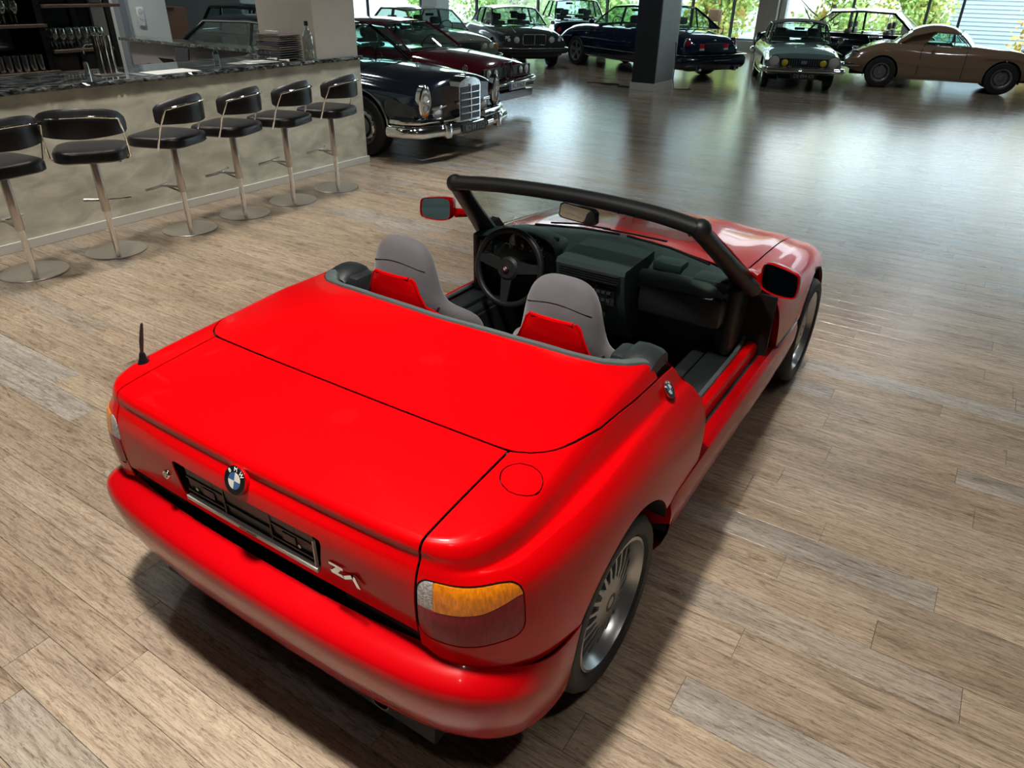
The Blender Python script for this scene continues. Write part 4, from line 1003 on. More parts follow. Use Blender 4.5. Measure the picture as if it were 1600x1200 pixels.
    P_ = crv(fk, Qf, fvs); N_ = crv(fk, Nf, fvs); N_ /= np.linalg.norm(N_, axis=1)[:, None]; R_ = crv(fk, PF.reshape(10, -1), fvs).reshape(-1, 12, 2)
    V3 = np.zeros((len(fvs), nuf, 3)); U3 = np.zeros((len(fvs), nuf))
    for i in range(len(fvs)):
        q, n_, p = P_[i], N_[i], R_[i]; sp = np.array([0, min(q[1], 2.75)])
        for j, s in enumerate(SF):
            xy = sp + (q - sp) * s; zc = float(cr(zk, zv, xy[1])); pw = s ** 2.6
            V3[i, j] = (xy[0], xy[1], zc * (1 - pw) + p[0][1] * pw + .006 * math.exp(-((s - .80) / .1) ** 2) - .006 * math.exp(-((s - .55) / .16) ** 2)); U3[i, j] = s - 1
        pp = crv(range(12), p, fus[1:])
        for j in range(len(fus) - 1): d, z = pp[j]; V3[i, len(SF) + j] = (q[0] + n_[0] * d, q[1] + n_[1] * d, z); U3[i, len(SF) + j] = fus[j + 1]
    FV = V3.reshape(-1, 3); FA = dict(u=U3.ravel()); FF = grid_faces(len(fvs), nuf, True)
    hx = lambda V_: lin(V_[:, 1], [1.3, 1.9, 2.5, 2.9, 3.2], [.640, .628, .606, .575, .54])
    harc = lambda V_: 1.56 + .0 * V_[:, 0] - .12 * (V_[:, 0] / .65) ** 2 * 0
    scut = lambda V_: 1.70 - .26 * (V_[:, 0] / .65) ** 2 * .55
    arch2 = lambda V_, A_: np.hypot(V_[:, 1] - 2.447, V_[:, 2] - WR) - lin(V_[:, 2], [.3, .66], [.346, .356])
    v, f, a = clip_mesh(FV, FF, FA, [lambda V_, A_: hx(V_) - V_[:, 0] - GAP, lambda V_, A_: V_[:, 1] - scut(V_) , lambda V_, A_: .4 - A_['u'], lambda V_, A_: 2.98 + .05 * (1 - (V_[:, 0] / .6) ** 2) - V_[:, 1]])
    vm, fm = mirror(v, f); n = len(v); vv, ff = weld(np.vstack([v, vm]), list(f) + [tuple(i + n for i in q) for q in fm]); w_, g = shell(vv, ff, .004); meshobj('bonnet', w_, g, 'red_paint', T, True, 40)
    for s in (1, -1):
        edge = lambda V_, A_: V_[:, 1] - lin(V_[:, 2], [.3, .50, .60, .75, .83, .87, .9], [1.70, 1.70, 1.685, 1.63, 1.585, 1.545, 1.53])
        v, f, a = clip_mesh(FV, FF, FA, [lambda V_, A_: np.maximum(V_[:, 0] - hx(V_) - GAP, V_[:, 1] - 2.98 - .05 * (1 - (V_[:, 0] / .6) ** 2) - GAP), edge, arch2, lambda V_, A_: np.where((V_[:, 1] > 2.7), 1, V_[:, 2] - .50)])
        w_, g = shell(v, f, .004)
        if s < 0: w_, g = mirror(w_, g)
        meshobj('front_fender', w_, g, 'red_paint', T, True, 40)
        MB().tube([(s * .836, 1.71, .506), (s * .833, 1.9, .506), (s * .832, 2.08, .506)], .006, 6).build('side_moulding', 'black_trim', T)
        # dark end of the fender at the door opening
        MB().box((s * .60, 1.575, .30), (s * .815, 1.60, .80)).build('fender_end', 'cavity_black', T, smooth=False)
        ff_ = []; vv_ = []; zs_ = [.50, .56, .62, .68, .74, .78, .82]
        for z in zs_:
            y = float(lin(z, [.3, .50, .60, .75, .83, .87, .9], [1.70, 1.70, 1.685, 1.63, 1.585, 1.545, 1.53])); xo = float(lin(z, [.50, .60, .68, .74, .79, .83], [.828, .826, .818, .806, .785, .752]))
            vv_ += [(s * xo, y + .001, z), (s * (xo - .03), y + .012, z), (s * (xo - .045), y + .06, z), (s * .66, y + .03, z)]
        for i in range(len(zs_) - 1):
            for j in range(3): ff_.append((i * 4 + j, i * 4 + j + 1, (i + 1) * 4 + j + 1, (i + 1) * 4 + j))
        MB().add(vv_, ff_).build('door_return', 'bumper_red', T, True, 50)
    MB().box((-.60, 1.62, .26), (.60, 1.72, .84)).build('firewall', 'cavity_black', T, smooth=False)
    MB().box((-.56, 1.75, .42), (.56, 2.9, .60)).build('engine_bay_shade', 'cavity_black', T, smooth=False)
    # front number plate area, grille and lamps (turned away from the photograph)
    for s in (1, -1):
        MB().box((s * .09 - .06, 3.20, .46), (s * .09 + .06, 3.215, .54), .012).build('kidney_grille', 'chrome', T)
        MB().box((s * .38 - .13, 3.165, .49), (s * .38 + .13, 3.19, .56), .012).build('headlamp', 'lamp_clear', T)
    # ---- wheels
    for s in (1, -1):
        for yc in (0, 2.447): alpina(T, s * .728, yc, WR, s, True)

    # ---- windscreen
    top = [(-.585, 1.085), (-.40, 1.120), (-.20, 1.138), (0, 1.144), (.20, 1.138), (.40, 1.120), (.585, 1.085)]
    topz = [1.195, 1.207, 1.213, 1.215, 1.213, 1.207, 1.195]
    base = [(-.700, 1.50), (-.50, 1.62), (-.25, 1.68), (0, 1.70), (.25, 1.68), (.50, 1.62), (.700, 1.50)]; basez = [.868, .905, .918, .922, .918, .905, .868]
    v = []; nx, nyy = 25, 9; f = []
    for i in range(nx):
        a = i / (nx - 1) * 6
        A1 = cr(range(7), [(p[0], p[1], z) for p, z in zip(top, topz)], a); B1 = cr(range(7), [(p[0], p[1], z) for p, z in zip(base, basez)], a)
        for j in range(nyy): b = j / (nyy - 1); v.append(tuple(A1 * (1 - b) + B1 * b + np.array([0, .006, .012]) * math.sin(PI * b)))
    W = bpy.data.objects.new('windscreen', None); link(W, T)
    meshobj('windscreen_glass', v, grid_faces(nx, nyy), 'windscreen_glass', W)
    hp = [tuple(cr(range(7), [(p[0], p[1] - .012, z + .004) for p, z in zip(top, topz)], a)) for a in np.linspace(0, 6, 33)]
    MB().tube(hp, .043, 14, flat=.74).ball((.583, 1.075, 1.197), .042, 14, 10, (1, 1, .95)).ball((-.583, 1.075, 1.197), .042, 14, 10, (1, 1, .95)).build('header_rail', 'black_trim', W)
    hp2 = [(p[0] * .97, p[1] + .050, p[2] + .004) for p in hp[3:-3]]
    MB().tube(hp2, [.006] + [.016] * (len(hp2) - 2) + [.006], 8, flat=.5).build('roof_seal', 'soft_black', W)
    for s in (1, -1):
        pp = [(s * .578, 1.085, 1.185), (s * .615, 1.20, 1.090), (s * .655, 1.33, .985), (s * .692, 1.45, .890), (s * .705, 1.50, .85)]
        MB().tube(pp, [.043, .044, .048, .056, .060], 12, flat=.74).build('windscreen_pillar', 'black_trim', W)
        MB().tube([(s * .60, 1.12, 1.19), (s * .66, 1.26, 1.072), (s * .705, 1.40, .960), (s * .728, 1.475, .895), (s * .735, 1.52, .862)], .006, 6).build('pillar_edge', 'red_paint', W)
        MB().tube([(s * .55, 1.12, 1.165), (s * .53, 1.1, 1.16)], .01, 6).build('roof_latch', 'black_trim', W)
        # quarter corner below the pillar
        MB().prism([(0, 0), (.16, 0), (.05, .11), (0, .10)], .04, (s * .70, 1.50, .80), (0, 1, 0), (0, 0, 1), (-s, 0, 0)).build('pillar_foot', 'black_trim', W)
        for w_ in range(1):
            pass
    MB().tube([(-.10, 1.66, .925), (.10, 1.55, .965), (.32, 1.44, 1.00)], .005, 6).tube([(-.38, 1.62, .915), (-.18, 1.54, .965), (.02, 1.48, .99)], .005, 6).build('wiper', 'black_trim', W)
    # inner mirror
    m = MB(); im = [(-.105, -.028), (-.10, .022), (-.08, .034), (.08, .034), (.10, .024), (.105, -.020), (.085, -.034), (-.085, -.036)]
    R = bpy.data.objects.new('inner_mirror', None); R.location = (.012, 1.150, 1.140); R.rotation_euler = (-.05, 0, -.22); link(R, T)
    MB().prism(im, .022, (0, 0, 0), (1, 0, 0), (0, 0, 1), (0, 1, 0)).build('mirror_shell', 'black_trim', T).parent = R
    MB().prism([(x * .93, z * .86) for x, z in im], -.001, (0, 0, 0), (1, 0, 0), (0, 0, 1), (0, 1, 0)).build('mirror_glass', 'mirror_silver', R, smooth=False)
    MB().tube([(0, .02, .01), (0, .035, .06)], .008, 8).build('mirror_stem', 'black_trim', R)
    # door mirrors
    for s in (1, -1):
        D = bpy.data.objects.new('door_mirror', None); link(D, T)
        cx, cy, cz = s * .865, 1.27, .985
        out_ = [(-.078, .030), (-.070, .052), (-.04, .060), (.055, .050), (.078, .030), (.082, -.030), (.066, -.052), (.0, -.060), (-.05, -.054), (-.074, -.035)]
        sm = []
        for k in range(40): sm.append(tuple(cr(range(11), out_ + [out_[0]], k / 4)))
        v = []; f = []; n = 40
        for sc_, dy in ((.93, .006), (1.0, .0), (1.03, .012), (1.0, .04), (.82, .07), (.5, .088), (.08, .095)):
            for x, z in sm: v.append((cx + s * x * sc_ * 1.0, cy + dy + s * .0 - (x * .28), cz + z * sc_))
        for a in range(6):
            for k in range(n): f.append((a * n + k, a * n + (k + 1) % n, (a + 1) * n + (k + 1) % n, (a + 1) * n + k))
        f.append(tuple(6 * n + k for k in range(n)))
        MB().add(v, f).build('mirror_housing', 'red_paint', D, True, 50)
        v = [(cx + s * x * .92, cy + .007 - x * .28, cz + z * .92) for x, z in sm]; meshobj('mirror_glass', v, [tuple(range(n))], 'mirror_blue', D, False)
        MB().tube([(s * .70, 1.47, .925), (s * .74, 1.42, .950), (s * .79, 1.34, .962)], [.026, .024, .03], 12, flat=.8).build('mirror_arm', 'red_paint', D)

    # ---- dashboard
    DB = bpy.data.objects.new('dashboard', None); link(DB, T)
    v = []; f = []; xs3 = np.linspace(-.66, .66, 45)
    for x in xs3:
        e = (abs(x) / .66); yb = 1.70 - .20 * e ** 2.2; 
        pr3 = [(yb, .905 - .03 * e), (yb - .10, .912 - .03 * e), (yb - .20, .905 - .03 * e), (1.40 - .02 * e, .872 - .02 * e), (1.37, .845), (1.36, .78), (1.40, .70), (1.46, .60), (1.55, .45)]
        for y, z in pr3: v.append((x, y, z))
    meshobj('dash_top', v, grid_faces(45, 9), 'dash_green', DB, True, 50)
    # instrument hood
    v = []; f = []
    for i in range(21):
        a = PI * i / 20; x = -.36 + .185 * math.cos(a); zh = math.sin(a) ** .6
        for (y, k) in ((1.54, .2), (1.50, .62), (1.44, .92), (1.36, 1.0), (1.315, .97), (1.318, .90), (1.36, .86)): v.append((x if k > .5 else -.36 + (x + .36) * 1.1, y, .835 + (.120 * zh) * k))
    meshobj('instrument_hood', v, grid_faces(21, 7, True), 'dash_green', DB, True, 50)
    MB().box((-.52, 1.375, .74), (-.20, 1.39, .93)).build('instrument_panel', 'cavity_black', DB)
    for x, z, r in ((-.43, .865, .045), (-.32, .865, .045), (-.49, .83, .025), (-.25, .83, .025)):
        g_ = MB().lathe([(r, 0), (r, .004), (r * .93, .004), (r * .93, .001), (0, .001)], 24, (0, 0, 0), 'Y').build('gauge', 'black_gloss', T); g_.location = (x, 1.372, z); g_.rotation_euler = (0, 0, PI)
        m = MB()
        for k in range(9):
            a = -.8 + (PI + 1.6) * k / 8; m.box((r * .8 * math.cos(a) - .0015, .0045, r * .8 * math.sin(a) - .0015), (r * .8 * math.cos(a) + .0015, .0055, r * .8 * math.sin(a) + .0015))
        m.build('gauge_marks', 'white_print', g_, smooth=False)
    # centre pod with vents and radio
    MB().prism([(1.47, .935), (1.16, .925), (1.15, .905), (1.17, .80), (1.24, .62), (1.30, .55), (1.47, .55)], .34, (-.08, 0, 0), (0, 1, 0), (0, 0, 1), (1, 0, 0)).build('centre_pod', 'dash_green', DB, True, 20)
    def vent(x0, x1, y, z0, z1, n, tilt_=0.):
        vb = bpy.data.objects.new('air_vent', None); link(vb, T)
        MB().box((x0, y, z0), (x1, y + .01, z1), .003).build('vent_frame', 'black_trim', vb)
        me = None
        for k in range(n):
            z = z0 + (z1 - z0) * (k + .5) / n; MB().box((x0 + .006, y - .006, z - .002), (x1 - .006, y, z + .0015)).build('vent_slat', 'soft_black', vb, smooth=False)
    vent(-.06, .24, 1.142, .862, .905, 4); vent(.50, .625, 1.330, .790, .852, 5); vent(-.64, -.56, 1.345, .79, .85, 4)
    pm('radio_key', (.035, .04, .042), .4); rd = MB().box((-.02, 1.155, .755), (.22, 1.175, .845), .004).build('radio', 'black_gloss', T)
    m = MB()
    for r_ in range(2):
        for k in range(8): m.box((.0 + k * .026, 1.150, .772 + r_ * .035), (.018 + k * .026, 1.156, .784 + r_ * .035))
    m.build('radio_keys', 'radio_key', rd, smooth=False)
    for k in range(3): MB().lathe([(0, -.014), (.012, -.014), (.014, 0)], 14, (.03 + .065 * k, 1.195, .70), 'Y').build('heater_knob', 'soft_black', DB)
    # passenger side: padded bar over open tray
    MB().tube([(.26, 1.335, .845), (.40, 1.34, .848), (.56, 1.345, .845), (.64, 1.36, .835)], [.045, .048, .048, .045], 14).build('padded_bar', 'dash_green', DB)
    MB().box((.27, 1.28, .70), (.66, 1.42, .845), .03).build('glove_box', 'black_trim', DB)
    MB().box((.28, 1.40, .872), (.42, 1.50, .915), .012).build('tray_block', 'dash_green', DB)
    MB().box((.49, 1.335, .76), (.655, 1.46, .905), .02).build('vent_pod', 'dash_green', DB)
    MB().tube([(-.45, 1.575, .905), (-.2, 1.63, .916), (.0, 1.645, .918)], .006, 6).tube([(.04, 1.645, .918), (.28, 1.615, .912), (.5, 1.545, .898)], .006, 6).build('demister_slot', 'cavity_black', DB)
    MB().box((-.66, 1.44, .50), (-.60, 1.66, .86), .01).box((.60, 1.44, .50), (.66, 1.66, .86), .01).build('kick_panel', 'black_trim', DB)
    # steering wheel
    SW = bpy.data.objects.new('steering_wheel', None); SW.location = (-.362, 1.195, .800); SW.rotation_euler = (math.radians(-14), 0, math.radians(0)); link(SW, T)
    MB().tube([(.178 * math.cos(2 * PI * k / 48), 0, .178 * math.sin(2 * PI * k / 48)) for k in range(48)], .0155, 12, closed=True).build('wheel_rim', 'black_trim', SW)
    MB().lathe([(0, -.022), (.045, -.020), (.058, -.008), (.058, .02), (0, .02)], 28, (0, .0, -.004), 'Y').build('wheel_boss', 'soft_black', SW)
    for x0, z0, x1, z1 in ((-.05, .010, -.172, .022), (.05, .010, .172, .022), (0, -.05, 0, -.172)):
        d = Vector((x1 - x0, 0, z1 - z0)); n = Vector((-d.z, 0, d.x)).normalized(); a = Vector((x0, 0, z0)); b_ = Vector((x1, 0, z1)); m = MB()
        pts = [a + n * .030, b_ + n * .018, b_ - n * .018, a - n * .030]; m.add([(p.x, -.010, p.z) for p in pts] + [(p.x, .008, p.z) for p in pts], [(0, 1, 2, 3), (7, 6, 5, 4), (0, 4, 5, 1), (1, 5, 6, 2), (2, 6, 7, 3), (3, 7, 4, 0)]); m.build('wheel_spoke', 'soft_black', SW, smooth=False)
    b = roundel(T, (-.362, 1.166, .806), (1, 0, 0), (0, .24, .97), .017, False)
    MB().tube([(-.362, 1.21, .79), (-.362, 1.40, .74)], .04, 12).build('steering_column', 'soft_black', T)
    MB().tube([(-.40, 1.25, .80), (-.52, 1.24, .83)], .007, 6).tube([(-.32, 1.25, .80), (-.20, 1.24, .83)], .007, 6).build('stalk', 'black_trim', T)
    # inner door capping on the left sill
    for s in (1, -1): MB().box((s * .655, 1.36, .56), (s * .70, 1.56, .87), .015).build('hinge_trim', 'black_trim', T)

    # ---- seats
    pm('suede_dark', (.06, .06, .066), .9)
    def seat(cx):
        S = bpy.data.objects.new('seat', None); link(S, T)
        zs = [.34, .45, .58, .70, .78, .845, .875, .91, .97, 1.03, 1.08, 1.12, 1.145, 1.155]
        ws = [.235, .245, .258, .272, .276, .268, .225, .174, .156, .145, .132, .112, .078, .03]
        yb = [.50, .47, .44, .415, .400, .390, .386, .380, .376, .378, .385, .398, .415, .432]
        tk = [.16, .16, .15, .14, .13, .12, .118, .115, .11, .10, .09, .075, .05, .02]
        n = 32; v = []; f = []
        for z, w_, y, th in zip(zs, ws, yb, tk):
            for k in range(n):
                a = 2 * PI * k / n; cx_, sy_ = math.cos(a), math.sin(a)
                x = w_ * math.copysign(abs(cx_) ** .62, cx_); dy = th / 2 * math.copysign(abs(sy_) ** .7, sy_)
                wrap = (.10 * (abs(x) / .26) ** 2) if z < .89 else .03 * (abs(x) / .2) ** 2
                v.append((cx + x, y + th / 2 + dy + wrap, z))
        for a in range(len(zs) - 1):
            for k in range(n): f.append((a * n + k, a * n + (k + 1) % n, (a + 1) * n + (k + 1) % n, (a + 1) * n + k))
        f += [tuple(range(n - 1, -1, -1)), tuple((len(zs) - 1) * n + k for k in range(n))]
        o = MB().add(v, f).build('backrest', 'suede_grey', S, True, 60); md = o.modifiers.new('sub', 'SUBSURF'); md.levels = 1; md.render_levels = 2
        # red shell on the back
        zz = np.array([.40, .52, .64, .74, .80, .835, .875, .92, .97, 1.01, 1.025]); sw = np.array([.240, .260, .274, .280, .280, .272, .190, .140, .116, .102, .086])
        nn = 21; v = []
        for z, w_ in zip(zz, sw):
            y = float(lin(z, zs, yb))
            for k in range(nn):
                x = -w_ + 2 * w_ * k / (nn - 1); e = abs(x) / w_
                v.append((cx + x, y - .016 - .010 * (1 - e ** 4) + ((.10 * (abs(x) / .26) ** 2) if z < .89 else .03 * (abs(x) / .2) ** 2), z))
        w2, g2 = shell(np.array(v), grid_faces(len(zz), nn, True), .012)
        o = MB().add(w2, g2).build('seat_shell', 'red_paint', S, True, 45); o['label'] = 'red painted seat shell'
        m = MB()
        for sx in (1, -1):
            m.tube([(cx + sx * w_, float(lin(z, zs, yb)) - .012 + ((.10 * (w_ / .26) ** 2) if z < .89 else .03 * (w_ / .2) ** 2), z) for z, w_ in zip(zz, sw)], .007, 6)
        z = zz[-1]; m.tube([(cx + x, float(lin(z, zs, yb)) - .018 + .03 * (abs(x) / .2) ** 2, z) for x in np.linspace(-.08, .08, 9)], .007, 6); m.build('shell_rim', 'red_paint', S)
        # seat cushion and seams
        v = []; f = []
        for (y, hw, z0, z1) in ((.46, .20, .36, .50), (.60, .235, .34, .56), (.80, .245, .34, .57), (.98, .235, .34, .565), (1.05, .22, .36, .52)):
            for (a, b_) in ((-1, 0), (-1, .8), (-.8, 1.0), (-.45, .86), (0, .82), (.45, .86), (.8, 1.0), (1, .8), (1, 0)): v.append((cx + a * hw, y, z0 + (z1 - z0) * b_))
        for i in range(4):
            for j in range(8): f.append((i * 9 + j, (i + 1) * 9 + j, (i + 1) * 9 + j + 1, i * 9 + j + 1))
        f += [tuple(range(9)), tuple(4 * 9 + j for j in range(8, -1, -1))]
        o = MB().add(v, f).build('seat_cushion', 'suede_grey', S, True, 50); md = o.modifiers.new('sub', 'SUBSURF'); md.levels = 1; md.render_levels = 2
        def surf(x, z):
            y = float(lin(z, zs, yb)); th = float(lin(z, zs, tk)); w_ = float(lin(z, zs, ws)); e = min(1, abs(x) / w_)
            return y + th / 2 - th / 2 * (1 - e ** 3.2) ** .30 + ((.10 * (abs(x) / .26) ** 2) if z < .89 else .03 * (abs(x) / .2) ** 2)
        m = MB()
        m.tube([(cx + x, surf(x, 1.055 + .02 * math.cos(x * 14)) + .0004, 1.055 + .02 * math.cos(x * 14)) for x in np.linspace(-.125, .125, 15)], .0013, 5)
        m.tube([(cx + x, surf(x, .90 + .06 * abs(x)) + .0004, .90 + .06 * abs(x)) for x in np.linspace(.12, .17, 8)], .0013, 5)
        m.build('seam', 'suede_dark', S)
    seat(-.352); seat(.352)
    return T
roadster()
# ================================================================ the parked classic cars (local frame: front axle at y = 0, nose towards +Y, right side +X)
pm('paint_black', (.006, .008, .014), .10, coat=1.0)
pm('paint_navy', (.004, .009, .026), .10, coat=1.0)
pm('paint_burgundy', (.085, .006, .014), .12, coat=1.0)
pm('paint_olive', (.20, .21, .17), .16, coat=1.0)
pm('paint_racing', (.026, .032, .030), .10, coat=1.0)
pm('paint_mint', (.19, .29, .275), .14, coat=.9)
pm('paint_beige', (.26, .165, .105), .14, coat=.9)
pm('paint_red_dark', (.20, .012, .014), .14, coat=.9)
pm('roof_white', (.62, .62, .58), .2, coat=.8)
pm('soft_top', (.018, .018, .02), .8)
pm('seat_grey', (.12, .13, .13), .6); pm('leather_tan', (.18, .14, .10), .6)
pm('plate_blue', (.02, .05, .30), .4)
pm('lamp_white', (.60, .60, .56), .08, coat=1.)
pm('lamp_yellow', (.70, .58, .02), .15, coat=.8)
pm('lamp_ruby', (.5, .01, .02), .15, coat=.8)

thin_glass('lamp_cover', (.9, .92, .9), .10)
def car_body(T, st, mat, arches, ws_keys=None, name='body', cutbox=None):
    """st: stations (y, zbottom, zbelt, zcentre, half width bottom, half width mid, half width belt)"""
    st = sorted(st); K = [s[0] for s in st]; A = np.array([s[1:] for s in st]); ys = np.linspace(K[0], K[-1], 110)
    n = 19; v = []
    for y in ys:
        zb, zs, zc, wb, wm, wt = cr(K, A, y)
        zm = zb + (zs - zb) * .55
        pr = [(0, zc), (wt * .35, zc - (zc - zs) * .10), (wt * .65, zc - (zc - zs) * .34), (wt * .86, zc - (zc - zs) * .68), (wt * .95, zs + .0), (wt, zs - .02), (wt + (wm - wt) * .45, zs - .06), (wt + (wm - wt) * .85, zs - .13), (wm, zm + .04), (wm, zm - .05), (wm - .01, zm - .12), (wm - (wm - wb) * .5, zb + .10), (wb, zb + .03), (wb - .05, zb), (0, zb)]
        pts = crv(range(15), pr, np.linspace(0, 14, 57)); v += [(x, y, z) for x, z in pts]
    V = np.array(v); F = grid_faces(110, 57, False)
    fs = [(lambda V_, A_, yc=yc, zc=zc, r=r: np.maximum(np.hypot(V_[:, 1] - yc, V_[:, 2] - zc) - r, np.where(V_[:, 0] < .45, 1., -1.))) for yc, zc, r in arches]
    V, F, _ = clip_mesh(V, F, {}, fs); V2, F2 = mirror(V, F); k = len(V)
    V, F = weld(np.vstack([V, V2]), list(F) + [tuple(i + k for i in q) for q in F2])
    # end caps
    o = MB().add(V, F); n0 = 0
    for y in (K[0], K[-1]):
        idx = [i for i in range(len(V)) if abs(V[i][1] - y) < 1e-5]
        if len(idx) > 4:
            c = np.mean(V[idx], axis=0); idx.sort(key=lambda i: math.atan2(V[i][2] - c[2], V[i][0] - c[0])); o.f.append(tuple(idx))
    b = o.build(name, mat, T, True, 40)
    # dark core and wheel wells
    m = MB(); zz = max(s[2] for s in st)
    m.box((-.45, K[0] + .15, .24), (.45, K[-1] - .15, .56)); m.build('under_core', 'cavity_black', T, smooth=False)
    for yc, zc, r in arches:
        for s in (1, -1): MB().lathe([(r + .01, s * .44), (r + .01, s * (A[:, 4].max() - .06)), (r - .004, s * (A[:, 4].max() - .055))], 24, (0, yc, zc), 'X', a0=-.3, a1=PI + .3).build('wheel_well', 'cavity_black', T)
    return b
def old_wheel(T, x, y, r, s, kind='cap', w=.19):
    t, h, rr = wheel(T, x, y, r, s, rimr=r * (.60 if kind != 'alloy' else .68), w=w)
    if kind == 'cap':
        MB().lathe([(rr + .004, h * .75), (rr + .004, h * .85), (rr - .012, h * .84), (rr - .03, h * .66), (rr - .05, h * .60)], 40, axis='X').build('rim', 'silver_alloy', t)
        MB().lathe([(rr - .045, h * .60), (rr * .68, h * .80), (rr * .62, h * .86), (rr * .58, h * .80), (rr * .40, h * .90), (rr * .3, h * .95), (0, h * .97)], 40, axis='X').build('hub_cap', 'chrome', t)
        MB().lathe([(rr * .66, h * .83), (rr * .66, h * .86), (rr * .52, h * .88), (rr * .50, h * .85)], 40, axis='X').build('cap_ring', 'black_gloss', t)
        for k in range(12):
            a = 2 * PI * k / 12; o = MB().box((h * .62, -.018, rr - .045), (h * .70, .018, rr - .03), .003).build('vent_hole', 'cavity_black', t, smooth=False); o.rotation_euler = (a, 0, 0)
    elif kind == 'alloy':
        MB().lathe([(rr + .004, h * .78), (rr + .004, h * .9), (rr - .02, h * .86), (rr - .03, 0)], 40, axis='X').build('rim', 'rim_polished', t)
        MB().lathe([(0, h * .5), (.05, h * .62), (.06, h * .5), (.06, 0)], 24, axis='X').build('hub', 'rim_polished', t)
        for k in range(5):
            m = MB(); m.add([(h * .6, .04, -.035), (h * .6, .04, .035), (h * .74, rr - .01, .045), (h * .74, rr - .01, -.045), (h * .3, .04, -.03), (h * .3, .04, .03), (h * .45, rr - .01, .035), (h * .45, rr - .01, -.035)], [(0, 1, 2, 3), (7, 6, 5, 4), (0, 4, 5, 1), (1, 5, 6, 2), (2, 6, 7, 3), (3, 7, 4, 0)])
            o = m.build('spoke', 'rim_polished', t, smooth=False); o.rotation_euler = (2 * PI * k / 5 + .3, 0, 0)
        MB().lathe([(0, -.01), (rr - .03, -.01)], 32, axis='X').build('brake_disc', 'cavity_black', t)
    elif kind == 'wire':
        MB().lathe([(rr + .004, h * .75), (rr + .004, h * .86), (rr - .012, h * .84), (rr - .03, h * .60), (rr - .04, h * .3)], 40, axis='X').build('rim', 'silver_alloy', t)
        MB().lathe([(rr * .70, h * .28), (rr * .66, h * .42), (rr * .30, h * .50), (rr * .22, h * .75), (0, h * .8)], 32, axis='X').build('hub', 'silver_alloy', t)
        MB().lathe([(0, h * .1), (rr - .03, h * .1)], 32, axis='X').build('wheel_shade', 'cavity_black', t)
        for k in range(24):
            a = 2 * PI * k / 24; MB().tube([(h * .4, .0, rr * .55), (h * .34, .0, rr - .035)], .006, 5).build('spoke', 'chrome', t).rotation_euler = (a, 0, 0)
    return t
